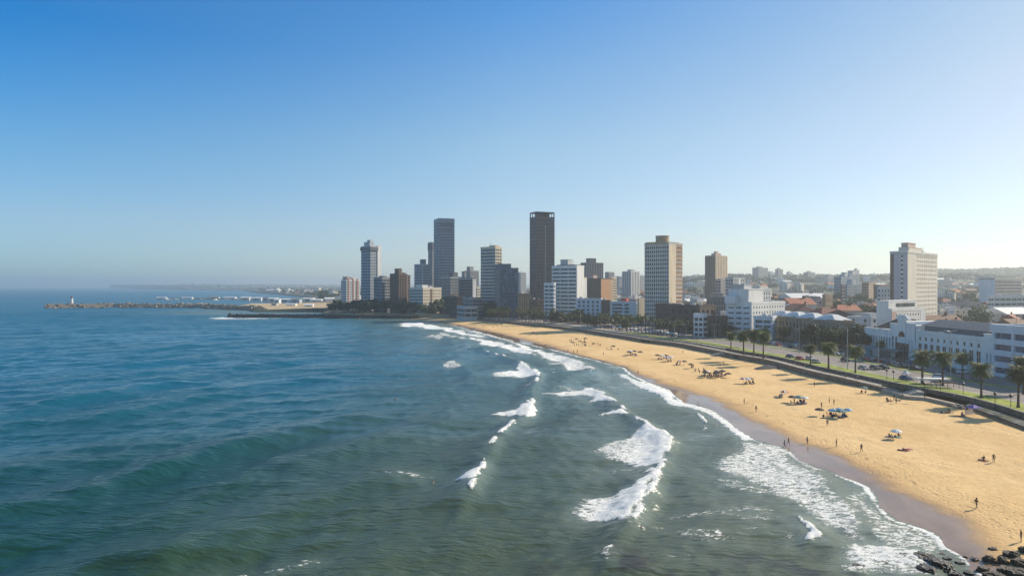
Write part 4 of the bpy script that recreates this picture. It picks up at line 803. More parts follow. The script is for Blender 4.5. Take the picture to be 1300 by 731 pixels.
def palm(rs,hgt,rad,nf,seg=7,leaf=9):
    root=thing('palm_tree','palm','palm tree'); b=MB(); lean=rs.uniform(-.25,.25)
    prev=Vector((0,0,-.3)); n=7
    for i in range(n):
        q=Vector((lean*((i+1)/n)**2,0,hgt*(i+1)/n)); b.tube(prev,q,.34-.12*i/n+(.12 if i==0 else 0),.31-.12*(i+1)/n,9); prev=q
    b.tube(prev-Vector((0,0,.7)),prev+Vector((0,0,.3)),.42,.5,9); b.build('trunk',TRUNK,root,True)
    c=MB(); top=prev
    for k in range(nf):
        az=k*2.39996+rs.uniform(-.2,.2); el=rs.uniform(-.75,1.25) if k>6 else 1.3; Lf=rad*rs.uniform(.85,1.15)*(1.0 if el>-.3 else .8)
        d=Vector((math.cos(az),math.sin(az),0)); sv=Vector((-d.y,d.x,0)); p=top.copy(); e=el; pts=[]
        for i in range(seg+1):
            pts.append(p.copy()); p=p+(d*math.cos(e)+Vector((0,0,math.sin(e))))*(Lf/seg); e-=(.95+.35*(el>0))/seg*1.25
        for i in range(seg):
            a_,b_=pts[i],pts[i+1]; t0=i/seg
            for j in range(2):
                m_=a_.lerp(b_,j/2+.1); m2=a_.lerp(b_,j/2+.42); ln=rad*.26*(math.sin(PI*min(1,t0*.8+.22))+.15)
                for sg in (-1,1):
                    tip=m2+sv*sg*ln+(b_-a_).normalized()*ln*.55-Vector((0,0,ln*.45)); c.face([m_,m2,tip])
        for i in range(0,seg,2): c.face([pts[i]-sv*.05,pts[i]+sv*.05,pts[min(i+2,seg)]])
    c.build('crown',PALM,root); return root
def broad(rs,hgt,rad,nleaf,ls,mat,spread=1.0):
    root=thing('broadleaf_tree','tree','tree'); b=MB(); b.tube((0,0,-.3),(0,0,hgt*.45),.04*hgt+.08,.028*hgt,8); lobes=[]
    for k in range(9):
        az=k*2.4+rs.uniform(-.3,.3); q=Vector((math.cos(az)*rad*rs.uniform(.25,.72),math.sin(az)*rad*rs.uniform(.25,.72),hgt*rs.uniform(.52,.88)))
        b.tube((0,0,hgt*rs.uniform(.3,.45)),q,.016*hgt,.006*hgt,5); lobes.append((q,rad*rs.uniform(.28,.48)))
    lobes.append((Vector((0,0,hgt*.8)),rad*.5)); b.build('trunk',TRUNK,root); c=MB()
    for k in range(nleaf):
        q,r_=lobes[k%len(lobes)]; v=Vector((rs.gauss(0,1),rs.gauss(0,1),rs.gauss(0,.75))).normalized()*r_*rs.uniform(.55,1.08)
        p=q+v; n_=(v.normalized()+Vector((rs.uniform(-.7,.7),rs.uniform(-.7,.7),rs.uniform(-.3,.9)))).normalized(); a_=n_.orthogonal().normalized(); a_=Matrix.Rotation(rs.uniform(0,6.28),3,n_)@a_; b_=n_.cross(a_); s_=ls*rs.uniform(.6,1.3)
        c.face([p+a_*s_,p+b_*s_*.55,p-a_*s_,p-b_*s_*.6])
    c.build('crown',mat,root); return root
rs=random.Random(5)
PAL=[proto(palm(rs,8.0,3.7,84)),proto(palm(rs,9.0,3.9,90)),proto(palm(rs,7.0,3.5,78))]
PALF=[proto(palm(rs,8.5,3.0,26,4)),proto(palm(rs,10,3.0,26,4))]
BRD=[proto(broad(rs,9,5.2,1500,.42,LEAF)),proto(broad(rs,7.5,4.6,1300,.40,LEAF2)),proto(broad(rs,11,6,1600,.5,LEAF))]
BRF=[proto(broad(rs,9,6,420,1.0,LEAF)),proto(broad(rs,8,5,380,.95,LEAF2)),proto(broad(rs,12,7,460,1.15,LEAF))]
# near palms: (px, foot y, size, label)
for k,(px,py,zc,yt,lb) in enumerate([(1246,505,4.25,460,'tall palm on the grass verge, second from the right edge'),(1293,517,4.25,462,'tall palm at the right edge with drooping fronds'),(1171,487,4.25,444,'palm left of the beach shelter by the road'),
 (1197,489,4.25,446,'palm just behind the beach shelter'),(1086,473,4.25,437,'palm on the verge beside three parked cars'),(1052,468,4.25,434,'palm on the verge left of the double armed lamp'),(1029,463,4.25,437,'bushy palm beside a red car on the verge'),
 (969,454,4.25,420,'right one of the palms in front of the large white apartments'),(944,449,4.25,419,'third palm in front of the large white apartments'),(928,445,4.25,421,'leftmost palm in front of the large white apartments'),(957,451,4.25,417,'thick palm between two others in front of the large white apartments'),
 (1222,480,4.2,447,'small dark palm on the median before the white hall'),(1300,500,4.2,452,'palm behind the road at the right edge'),(1118,455,4.2,431,'short palm by the canopy end of the white hall')]):
    p=P(px,py,zc); hh=(py-yt)*p.y/F; s_=hh/ (8.0,9.0,7.0)[k%3]/1.25
    place(PAL[k%3],p,rs.uniform(0,6),lb,None,s_)
# promenade palm rows further off
for k in range(46):
    if k<24: px=758+k*4.7+rs.uniform(-1,1); s=rs.uniform(6,13); Y=520-(px-758)*.9; 
    else: px=620+(k-24)*3.9+rs.uniform(-1,1); Y=640-(px-620)*.55+rs.uniform(-8,14)
    x=(px-CX)/F*Y; w0=float(xw(Y)); 
    if k<24: x=max(x,w0+8)
    place(PALF[k%2],(x,Y,4.1),rs.uniform(0,6),('palm in the promenade row below the blue white blocks' if k<24 else 'palm in the far promenade grove near the dark skyscraper'),('palms below the blue white blocks' if k<24 else 'palms in the far promenade grove'),rs.uniform(.8,1.1))
def trees(n,pxr,Dr,lb,gp,far=True,sr=(.7,1.2),cond=None,gz=None,avoid=.9):
    k=0; tries=0
    while k<n and tries<n*40:
        tries+=1; px=rs.uniform(*pxr); D=rs.uniform(*Dr); p=PD(px,D)
        if p.x-float(xw(D))<9: continue
        if avoid and any((p.x-a)**2+(p.y-b_)**2<(c_*avoid)**2 for a,b_,c_ in FOOT): continue
        z=float(landz(p.x,p.y)) if gz is None else gz
        place((BRF if far else BRD)[k%3],(p.x,p.y,z),rs.uniform(0,6),lb,gp,rs.uniform(*sr)); k+=1
trees(15,(698,745),(560,620),'dark broad tree in the clump between promenade and banded hotel','dark trees by the banded hotel',True,(.6,.85))
trees(20,(735,925),(470,560),'dark street tree behind the promenade palms','street trees behind the promenade palms',True,(.5,.8))
trees(120,(418,610),(780,865),'dark shore tree at the foot of the left towers','shore trees below the left towers',True,(.75,1.25),avoid=.5)
trees(30,(606,640),(640,735),'dark tree behind the far promenade end','trees behind the far promenade end',True,(.7,1.1),avoid=.5)
trees(24,(520,625),(690,770),'dark tree between the cream hotel and the blue banded tower','trees by the cream hotel',True,(.6,.95))
for k in range(16):
    y=rs.uniform(318,400); q=coff(y,rs.uniform(50,58)); place(BRD[k%3],(q[0],q[1],4.2),rs.uniform(0,6),'large dark tree before the brown civic building','trees before the brown civic building',rs.uniform(.7,1.0))
for k in range(9):
    y=rs.uniform(300,345); q=coff(y,rs.uniform(57,66)); place(BRD[k%3],(q[0],q[1],4.2),rs.uniform(0,6),'leafy tree between the civic building and the white hall','trees left of the white hall',rs.uniform(.8,1.1))
for k in range(10):
    y=rs.uniform(400,470); q=coff(y,rs.uniform(48,56)); place(BRD[k%3],(q[0],q[1],4.2),rs.uniform(0,6),'low dark tree along the inner road before the white apartments','trees before the white apartments',rs.uniform(.5,.8))
trees(90,(862,1330),(440,1000),'dark tree between the town houses','trees between the town houses',True,(.7,1.1))
trees(25,(330,440),(1330,2300),'tree in the low town beyond the harbour','trees beyond the harbour',True,(1,1.6))
# far woodland on the hills: one mass of foliage clumps
def wood(name,n,pxr,Dr,size,lb,dens=.5):
    rng=np.random.RandomState(4); D=rng.uniform(Dr[0]**.5,Dr[1]**.5,n)**2; px=rng.uniform(*pxr,n); X=(px-CX)/F*D; Y=D
    keep=(X-xw(Y)>30)&(vn(X/150,Y/150,7)>dens-.25*(Y>1800)); X=X[keep]; Y=Y[keep]
    for a,b_,c_ in FOOT:
        k=((X-a)**2+(Y-b_)**2)>(c_*.75+3)**2; X=X[k]; Y=Y[k]
    Z=landz(X,Y); m=len(X); per=12
    V=[];
    cen=np.stack([X,Y,Z],-1)[:,None,:]; off=rng.normal(0,1,(m,per,3)); off/=np.linalg.norm(off,axis=2,keepdims=True); off[...,2]=np.abs(off[...,2])
    sz=(size*rng.uniform(.6,1.3,(m,1,1))); ctr=cen+off*sz*np.array([1,1,.9])+np.array([0,0,1.0])
    a=rng.normal(0,1,(m,per,3)); a/=np.linalg.norm(a,axis=2,keepdims=True); b2=np.cross(off,a); s2=sz*.55
    P4=np.stack([ctr+a*s2,ctr+b2*s2,ctr-a*s2,ctr-b2*s2],2).reshape(-1,3).astype(np.float32); nq=len(P4)//4
    me=bpy.data.meshes.new(name); me.vertices.add(len(P4)); me.vertices.foreach_set('co',P4.ravel()); me.loops.add(len(P4)); me.loops.foreach_set('vertex_index',np.arange(len(P4),dtype=np.int32))
    me.polygons.add(nq); me.polygons.foreach_set('loop_start',np.arange(0,nq*4,4,dtype=np.int32)); me.polygons.foreach_set('loop_total',np.full(nq,4,dtype=np.int32)); me.materials.append(LEAF); me.update(calc_edges=True)
    tag(obj(name,me),lb,None,None,'stuff')
wood('town_greenery',7000,(640,1420),(560,2000),3.2,'low garden and street greenery through the town',.48)
wood('hill_woodland',9000,(640,1450),(1800,4300),9,'far off woodland covering the inland hills',.45)
wood('bay_woodland',2600,(150,460),(1400,9000),10,'far off woods along the bay coast at left',.45)
# ------------------------------------------------------------------ rocks and breakwaters
def rockmat(name,c1,c2,rough):
    m,t,b=nt(name); f=mr(t,noise_(t,.9,6,.7,pos_(t)),.35,.68); L(t,mix(t,f,c1,c2),b.inputs['Base Color']); b.inputs['Roughness'].default_value=rough
    bump(t,b,noise_(t,2.2,6,.7,pos_(t)),.8,.4); return m
WETR=rockmat('wet_dark_rock',(.005,.004,.004),(.020,.015,.011),.3); DRYR=rockmat('brown_rock',(.014,.010,.008),(.07,.046,.028),.6); ARM=rockmat('armour_stone',(.17,.14,.105),(.33,.265,.20),.9)
def rock(name,c,sz,seed,mat,label=None,group=None,rz=0):
    bm=bmesh.new(); bmesh.ops.create_icosphere(bm,subdivisions=4,radius=1)
    for v in bm.verts:
        p=v.co.copy(); o_=Vector((seed*7.1,seed*3.3,seed)); n1=noise.noise(p*1.1+o_); n2=noise.cell(p*1.6+o_)-.5; n3=noise.noise(p*3.4+o_); n4=noise.noise(p*8+o_)
        v.co=p*(1+.42*n1+.34*n2+.24*n3+.10*n4)
        if v.co.z>.45: v.co.z=.45+(v.co.z-.45)*.35
    me=bpy.data.meshes.new(name); bm.to_mesh(me); bm.free(); me.materials.append(mat)
    o=obj(name,me,None,c,rz); o.scale=sz; tag(o,label,'rock',group); return o
rs=random.Random(21)
for k,(px,py,w_,h_,m_,lb) in enumerate([(1150,713,1.7,.35,0,'flat wet rock in the foam, leftmost of the shore rocks'),(1172,712,2.4,.6,0,'long wet rock with a pointed left end'),(1190,720,2.6,.8,0,'biggest wet rock of the left group'),(1178,728,2.2,.6,0,'wet rock at the bottom edge below the long pointed one'),
 (1205,726,1.8,.6,0,'round wet rock right of the biggest one'),(1204,712,1.0,.3,0,'small slab above the round wet rock'),(1219,716,.9,.3,0,'small dark stone between the two rock groups'),(1097,711,1.0,.22,0,'low rock awash in foam far left'),(1122,725,.9,.25,0,'small rock awash below the foam'),(1092,731,1.6,.35,0,'dark rock at the bottom edge left of the group'),
 (1262,697,.9,.3,1,'thin flat stone lying on the sand above the right group'),(1238,710,.9,.3,0,'lone stone on the wet sand'),(1257,712,1.3,.9,1,'upright brown boulder at the left of the right group'),(1272,714,1.5,.9,1,'brown boulder leaning beside the upright one'),(1286,706,1.8,.8,1,'broad boulder at the top of the right group'),
 (1297,717,1.9,.9,1,'large boulder at the right edge'),(1279,726,2.0,.8,1,'wide boulder at the bottom of the right group'),(1248,724,1.5,.6,1,'low boulder at the bottom left of the right group'),(1262,732,1.7,.6,1,'boulder cut by the bottom edge'),(1305,702,1.6,.9,1,'boulder just at the right edge upper corner'),(1298,734,2.2,.9,1,'boulder in the bottom right corner'),(1231,729,1.1,.4,0,'small boulder between the rock groups at the bottom'),(1215,732,1.5,.5,0,'rock at the bottom edge right of the round one'),(1196,705,.7,.2,0,'pebble sized rock at the foam edge'),(1226,707,.6,.2,0,'tiny stone near the lone stone')]):
    p=onbeach(px,py); z=max(float(beachz(p.x,p.y)),-.1)
    rock('rock',(p.x,p.y,z+h_*.05),(w_*.62,w_*.48,h_*1.15),k+1,DRYR if m_ else WETR,lb,None,rs.uniform(0,3))
for k in range(26):
    px=rs.uniform(1140,1330); py=rs.uniform(716,800); p=onbeach(px,py); w_=rs.uniform(.5,1.6)
    if px<1235 and py<722: continue
    rock('rock',(p.x,p.y,max(p.z,-.1)),(w_*.6,w_*.5,w_*.4),50+k,WETR if px<1240 else DRYR,'dark filler stone wedged between the larger shore rocks','small stones between the shore rocks',rs.uniform(0,3))
def breakwater(name,label,pts,wd,ht,seed,mat=ARM,top=True):
    root=thing(name,label,'breakwater',(pts[0][0],pts[0][1],0)); o0=Vector((pts[0][0],pts[0][1],0)); r_=np.random.RandomState(seed)
    b=MB()
    for i in range(len(pts)-1):
        a=Vector((*pts[i],0))-o0; c=Vector((*pts[i+1],0))-o0; n_=(c-a).normalized(); s_=Vector((-n_.y,n_.x,0)); q=.6*wd/2
        b.quadbox([a-s_*q*1.5+Vector((0,0,-2)),a+s_*q*1.5+Vector((0,0,-2)),c+s_*q*1.5+Vector((0,0,-2)),c-s_*q*1.5+Vector((0,0,-2))],[a-s_*q*.5+Vector((0,0,ht*.85)),a+s_*q*.5+Vector((0,0,ht*.85)),c+s_*q*.5+Vector((0,0,ht*.85)),c-s_*q*.5+Vector((0,0,ht*.85))])
    b.build('rubble_core',mat,root); b=MB()
    for i in range(len(pts)-1):
        a=Vector((*pts[i],0))-o0; c=Vector((*pts[i+1],0))-o0; ln=(c-a).length; n_=(c-a).normalized(); s_=Vector((-n_.y,n_.x,0))
        for k in range(int(ln*1.1)):
            u=r_.uniform(-1,1); z=ht*(1-abs(u)**1.3)*.95; p=a+n_*r_.uniform(0,ln)+s_*u*wd/2; z_=(.9 if wd<13 else 1.5)*r_.uniform(.6,1.5)
            b.rbox(p+Vector((0,0,z-.2)),(z_*1.7,z_*1.4,z_*1.3),r_.uniform(0,3),r_.uniform(-.6,.6))
    o=b.build('boulders',mat,root); o['kind']='stuff'
    return root
p1=P(290,403,0); breakwater('rubble_groyne','dark rubble groyne reaching left from the beach end',[(p1.x,p1.y),(-250,787),(-205,778),(-150,764),(-100,752)],12,4.2,1,DRYR)
breakwater('harbour_breakwater','long stone breakwater with a white lighthouse at its tip',[(P(58,391).x,P(58,391).y),(P(130,391).x,1160),(P(230,391.5).x,1150),(P(330,394).x,1010),(-345,972)],24,6.8,2)
breakwater('inner_breakwater','thin grey breakwater of the harbour further back',[(P(182,381).x,1850),(P(262,381.3).x,1840),(P(330,381).x,1880)],12,3.6,3,ARM)
# lighthouse
p=P(78,387.5,4); root=thing('lighthouse','small white lighthouse on the tip of the stone breakwater','lighthouse',(p.x,1165,6.0))
b=MB(); b.tube((0,0,0),(0,0,9),2.5,1.8,20); b.build('tower',WHT,root,False); b=MB(); b.tube((0,0,9.002),(0,0,9.5),2.5,2.5,20); b.build('gallery',LGREY,root); b=MB(); b.tube((0,0,9.5),(0,0,11.3),1.3,1.3,12); b.build('lantern',G_DARK,root); b=MB(); b.cone((0,0,11.3),1.6,1.3,12); b.tube((0,0,12.5),(0,0,16),.15,.08,5); b.build('dome',M('red_oxide',(.35,.06,.04),.6,.2,1),root)
# harbour sheds, silos
k=0
for (px,D,w_,d_,h_,c_) in [(205,1850,26,8,4,0),(238,1845,30,8,4,0),(272,1860,26,10,6,1),(292,1850,34,10,5,0),(312,1700,22,14,7,2),(326,1650,26,12,7,0),(338,1600,14,10,8,1),(347,1500,18,12,9,2),(352,1400,12,9,8,0),(362,1480,30,14,7,0),(376,1440,20,12,8,1),(392,1500,24,14,9,2),(402,1420,22,13,7,0),(258,1155,10,6,3,0),(349,1180,9,7,5,1),(370,1150,16,8,4,2),(392,1120,14,9,4,0)]:
    p=PD(px,D); h_*=.7; z=2.2 if (D>1330 or D<1330 and px>300) else 3.2
    if D>1800: z=1.6
    root=thing('harbour_shed',['white low harbour shed','grey roofed harbour shed','cream harbour shed'][c_]+' among the quays beyond the bay','shed',(p.x,p.y,z),random.uniform(-.2,.2),['white harbour sheds','grey roofed harbour sheds','cream harbour sheds'][c_])
    b=MB(); b.box(-w_/2,w_/2,-d_/2,d_/2,-3,h_); b.build('wall',[WHT,LGREY,CREAM2][c_],root)
    b=MB(); b.quadbox([(-w_/2-.4,-d_/2-.4,h_),(w_/2+.4,-d_/2-.4,h_),(w_/2+.4,d_/2+.4,h_),(-w_/2-.4,d_/2+.4,h_)],[(-w_/2-.4,-.2,h_+2),(w_/2+.4,-.2,h_+2),(w_/2+.4,.2,h_+2),(-w_/2-.4,.2,h_+2)]); b.build('roof',[WROOF,ROOFF,WROOF][c_],root)
    b=MB(); b.box(-w_*.2,w_*.2,-d_/2-.05,-d_/2+.1,0,h_*.7); b.build('door',DGREY,root)
def boat(label,loc,rz,s,hull,cat='boat'):
    root=thing('motor_boat' if cat=='boat' else 'cargo_ship',label,cat,loc,rz); b=MB(); Ls=[(-1,.28),(-.5,.34),(.2,.32),(.7,.18),(1,.02)]
    top=[(x*5,y*5,1.3+max(0,x)*.4) for x,y in Ls]+[(x*5,-y*5,1.3+max(0,x)*.4) for x,y in reversed(Ls)]; bot=[(x*4.6,y*3.4,-.4) for x,y in Ls]+[(x*4.6,-y*3.4,-.4) for x,y in reversed(Ls)]
    b.quadbox(bot,top); b.build('hull',hull,root); b=MB(); b.quadbox([(-2.6,-1,1.3),(.8,-1,1.3),(.8,1,1.3),(-2.6,1,1.3)],[(-2.4,-.8,2.8),(-.1,-.8,2.8),(-.1,.8,2.8),(-2.4,.8,2.8)]); b.build('cabin',WHT,root)
    b=MB(); b.tube((-1.4,0,2.8),(-1.4,0,4.4),.05,.03,5); b.build('mast',METAL,root); root.scale=(s,s,s); return root
boat('white motor boat alone on the open sea at far left',tuple(PD(17,2950,0)),.1,1.7,WHT)
boat('tiny white ship off the distant headland',tuple(PD(150,9000,0)),.2,5,WHT,'ship')
for k in range(12):
    p=PD(rs.uniform(205,330),rs.uniform(1740,1830),0); boat('small white moored boat in the harbour basin',tuple(p),rs.uniform(0,6),rs.uniform(.9,1.4),WHT)['group']='moored boats in the harbour'
# ------------------------------------------------------------------ people
SKIN=[M('brown_skin',(.20,.11,.07),.6,.1,4),M('light_skin',(.48,.28,.19),.6,.1,4),M('dark_skin',(.07,.04,.03),.6,.1,4)]
CL=[M('black_cloth',(.015,.015,.018),.9,.2,5),M('navy_cloth',(.02,.03,.09),.9,.2,5),M('red_cloth',(.35,.03,.03),.9,.2,5),M('white_cloth',(.7,.7,.68),.9,.1,5),M('blue_cloth',(.04,.16,.38),.9,.2,5),M('grey_cloth',(.12,.12,.13),.9,.2,5),M('teal_cloth',(.03,.20,.22),.9,.2,5),M('pink_cloth',(.5,.2,.25),.9,.2,5)]
HAIR=M('dark_hair',(.012,.009,.007),.7,.2,8)
def skin(verts,edges,radii,root=0,sub=1):
    me=bpy.data.meshes.new('tmp'); me.from_pydata(verts,edges,[]); o=bpy.data.objects.new('tmp',me); COL.objects.link(o)
    o.modifiers.new('s','SKIN'); sv=me.skin_vertices[0].data
    for i,r_ in enumerate(radii): sv[i].radius=(r_,r_) if not isinstance(r_,tuple) else r_; sv[i].use_root=(i==root)
    m=o.modifiers.new('u','SUBSURF'); m.levels=sub; m.render_levels=sub
    dg=bpy.context.evaluated_depsgraph_get(); dg.update(); out=bpy.data.meshes.new_from_object(o.evaluated_get(dg)); bpy.data.objects.remove(o); bpy.data.meshes.remove(me)
    for p in out.polygons: p.use_smooth=True
    return out
def addhands(me,wr,dirs):
    bm=bmesh.new(); bm.from_mesh(me)
    for w_,d in zip(wr,dirs):
        d=d.normalized(); s_=d.orthogonal().normalized(); n_=d.cross(s_)
        for k,(o_,ln) in enumerate(((-.028,.07),(-.010,.08),(.010,.075),(.028,.06))):
            a=w_+d*.075+s_*o_; b=a+d*ln*.6; c=b+(d*.7+n_*.7)*ln*.4
            for (p,q,r0,r1) in ((a,b,.010,.009),(b,c,.009,.006)):
                x=MB(); x.tube(p,q,r0,r1,5); base=[bm.verts.new(v) for v in x.v]
                for f in x.f: bm.faces.new([base[i] for i in f])
        x=MB(); x.tube(w_+d*.03+s_*.03,w_+d*.075+s_*.07,.011,.008,5); base=[bm.verts.new(v) for v in x.v]
        for f in x.f: bm.faces.new([base[i] for i in f])
    bm.to_mesh(me); bm.free()
POSES={
 'stand':dict(pel=(0,0,.93),ch=(0,0,1.28),nk=(0,.0,1.48),hd=(0,-.02,1.62),lsh=(-.19,0,1.40),rsh=(.19,0,1.40),lel=(-.26,.02,1.12),rel=(.26,.02,1.12),lwr=(-.27,-.06,.87),rwr=(.27,-.06,.87),lhp=(-.10,0,.9),rhp=(.10,0,.9),lkn=(-.11,-.02,.50),rkn=(.12,-.02,.50),lan=(-.12,.02,.08),ran=(.13,.02,.08)),
 'walk':dict(pel=(0,0,.92),ch=(0,-.03,1.27),nk=(0,-.05,1.47),hd=(0,-.08,1.61),lsh=(-.19,-.02,1.39),rsh=(.19,-.04,1.39),lel=(-.25,-.16,1.14),rel=(.25,.16,1.14),lwr=(-.24,-.36,.97),rwr=(.25,.20,.88),lhp=(-.10,0,.89),rhp=(.10,0,.89),lkn=(-.11,.04,.48),rkn=(.11,-.20,.50),lan=(-.11,.34,.14),ran=(.11,-.30,.08)),
 'sit':dict(pel=(0,0,.12),ch=(0,.10,.46),nk=(0,.10,.66),hd=(0,.06,.80),lsh=(-.19,.10,.58),rsh=(.19,.10,.58),lel=(-.26,.0,.36),rel=(.26,.0,.36),lwr=(-.14,-.30,.42),rwr=(.14,-.30,.42),lhp=(-.10,0,.11),rhp=(.10,0,.11),lkn=(-.14,-.38,.45),rkn=(.14,-.38,.45),lan=(-.13,-.60,.08),ran=(.13,-.60,.08)),
 'lie':dict(pel=(0,0,.12),ch=(0,.35,.13),nk=(0,.55,.15),hd=(0,.70,.17),lsh=(-.19,.47,.12),rsh=(.19,.47,.12),lel=(-.30,.22,.08),rel=(.30,.22,.08),lwr=(-.28,-.03,.07),rwr=(.28,-.03,.07),lhp=(-.10,-.02,.11),rhp=(.10,-.02,.11),lkn=(-.12,-.44,.16),rkn=(.12,-.44,.11),lan=(-.12,-.86,.08),ran=(.13,-.86,.08)),
}
def person(pose,sk,top,bot,longhair=False):
    q={k:Vector(v) for k,v in POSES[pose].items()}; names=list(q)+['lft','rft','lhd','rhd','crn','nose']
    up=(q['hd']-q['nk']).normalized(); fw=Vector((0,-1,0)) if pose!='lie' else Vector((0,0,1))
    q['lft']=q['lan']+(Vector((0,-.17,-.05)) if pose!='lie' else Vector((0,-.03,.16))); q['rft']=q['ran']+(Vector((0,-.17,-.05)) if pose!='lie' else Vector((0,-.03,.16)))
    q['lhd']=q['lwr']+(q['lwr']-q['lel']).normalized()*.08; q['rhd']=q['rwr']+(q['rwr']-q['rel']).normalized()*.08
    q['crn']=q['hd']+up*.11; q['nose']=q['hd']+fw*.115-up*.01
    rad=dict(pel=.125,ch=.135,nk=.055,hd=.098,lsh=.062,rsh=.062,lel=.042,rel=.042,lwr=.028,rwr=.028,lhp=.085,rhp=.085,lkn=.058,rkn=.058,lan=.04,ran=.04,lft=.032,rft=.032,lhd=.036,rhd=.036,crn=.07,nose=.022)
    E=[('pel','ch'),('ch','nk'),('nk','hd'),('hd','crn'),('hd','nose'),('ch','lsh'),('ch','rsh'),('lsh','lel'),('rsh','rel'),('lel','lwr'),('rel','rwr'),('lwr','lhd'),('rwr','rhd'),('pel','lhp'),('pel','rhp'),('lhp','lkn'),('rhp','rkn'),('lkn','lan'),('rkn','ran'),('lan','lft'),('ran','rft')]
    ix={n:i for i,n in enumerate(names)}
    me=skin([tuple(q[n]) for n in names],[(ix[a],ix[b]) for a,b in E],[rad[n] for n in names],ix['pel'])
    addhands(me,[q['lwr'],q['rwr']],[q['lwr']-q['lel'],q['rwr']-q['rel']]); me.materials.clear(); me.materials.append(sk)
    root=thing('person','person','person'); obj('body',me,root)
    def cloth(name,pts,ed,rr_,mat):
        m=skin([tuple(v) for v in pts],ed,rr_,0); m.materials.clear(); m.materials.append(mat); obj(name,m,root)
    ch,pel=q['ch'],q['pel']
    if top: cloth('shirt',[ch,pel.lerp(ch,.25),ch.lerp(q['nk'],.45),q['lsh'],q['rsh'],q['lsh'].lerp(q['lel'],.55),q['rsh'].lerp(q['rel'],.55)],[(0,1),(0,2),(0,3),(0,4),(3,5),(4,6)],[.155,.148,.10,.078,.078,.062,.062],top)
    cloth('shorts',[pel,pel.lerp(ch,.12),q['lhp'],q['rhp'],q['lhp'].lerp(q['lkn'],.7),q['rhp'].lerp(q['rkn'],.7)],[(0,1),(0,2),(0,3),(2,4),(3,5)],[.142,.14,.10,.10,.082,.082],bot)
    hb=q['hd']-fw*.03+up*.045; pts=[hb,hb+up*.06]; ed=[(0,1)]; rr_=[.103,.075]
    if longhair: pts.append(hb-up*.17-fw*.03); ed.append((0,2)); rr_.append(.07)
    cloth('hair',pts,ed,rr_,HAIR)
    b=MB(); sd=Vector((1,0,0))
    for sg in (-1,1): c=q['hd']+fw*.092+sd*sg*.034+up*.015; b.tube(c,c+fw*.012,.012,.008,6)
    b.build('eyes',M('eye_dark',(.02,.015,.01),.3,.1,8),root)
    return proto(root)
PS=[person('stand',SKIN[0],CL[0],CL[1]),person('stand',SKIN[1],None,CL[4]),person('walk',SKIN[0],CL[0],CL[5],True),person('walk',SKIN[2],None,CL[2]),person('stand',SKIN[2],CL[3],CL[0])]
PSIT=[person('sit',SKIN[0],CL[0],CL[1]),person('sit',SKIN[1],None,CL[2]),person('sit',SKIN[2],CL[6],CL[5],True)]
PLIE=[person('lie',SKIN[1],None,CL[0]),person('lie',SKIN[0],CL[7],CL[2],True)]
# what each of the standing figures is, as the photo shows it
rs=random.Random(3)
SINGLE=[(1240,646,2,.9,'person in black walking on the sand near the lower right corner'),(1297,688,0,2.0,'person standing at the right edge above the rocks'),(1262,587,0,1.2,'person standing beside sunbathers on the open sand at right'),(1094,574,2,1.4,'lone dark figure walking on the sand in the lower middle'),
 (1062,567,0,.4,'person standing on the dry sand just above the wet band'),(1025,563.5,4,.8,'person at the wet sand edge with a reflection below'),(1001,565,3,.3,'taller of two people wading at the swash line'),(996,569,2,.6,'smaller of two people wading at the swash line'),
 (960,523,2,1.0,'dark figure walking on the sand beside the wet band'),(945,513,0,2.0,'dark figure on the sand further up the beach'),(886.5,517,1,.5,'person standing in the shallow foam in front of the bend'),(1043,518,0,.8,'dark standing person left of the umbrella group'),
 (1053,511.5,4,.4,'pale thin figure standing behind the dark one'),(1059,514,0,1.8,'standing person just above the blue umbrellas'),(1050.5,541,0,2.8,'standing person in front of the blue umbrellas'),(1034,491,0,.1,'lone person on the empty upper sand'),
 (1126,511,0,.2,'first of the people standing by the terrace corner'),(1138,512,4,.9,'second of the people standing by the terrace corner'),(1146,507,2,.9,'third of the people standing by the terrace corner'),(919,463,4,.9,'small figure on the sand below the steps'),(867,449,0,.9,'small figure near the wall on the upper sand'),
 (888,475,2,.9,'thin figure left of the dark umbrella crowd'),(777,477.5,1,.9,'bather in the shallows in front of the mid beach'),(810,475,1,.4,'bather at the water edge in the mid beach'),(721,447,0,.9,'figure at the far water edge'),(728,448.5,3,.9,'second figure at the far water edge'),(733,448,2,.9,'third figure at the far water edge'),(766,451,4,.9,'lone figure on the far sand')]
for k,(px,py,i,rz,lb) in enumerate(SINGLE):
    p=onbeach(px,py)
    if p.x<float(xs(p.y)): p.z=max(p.z,-.35)
    place(PS[i],p,rz*2.1,lb)
# swimmers: head, shoulders and arms above the water
def swimmer(px,py,lb):
    p=P(px,py,0); r=place(PS[1],(p.x,p.y,-1.12),rs.uniform(0,6),lb); return r
for a in ((550,614,'swimmer left of the small breaking crest in the lower middle'),(502,507,'far swimmer alone in the calm water'),(815,672,'swimmer just below the lowest big breaker'),(882,674,'swimmer right of the lowest big breaker'),(628,503,'swimmer between the two middle breakers'),(767,488,'swimmer inside the surf of the mid beach')): swimmer(*a)
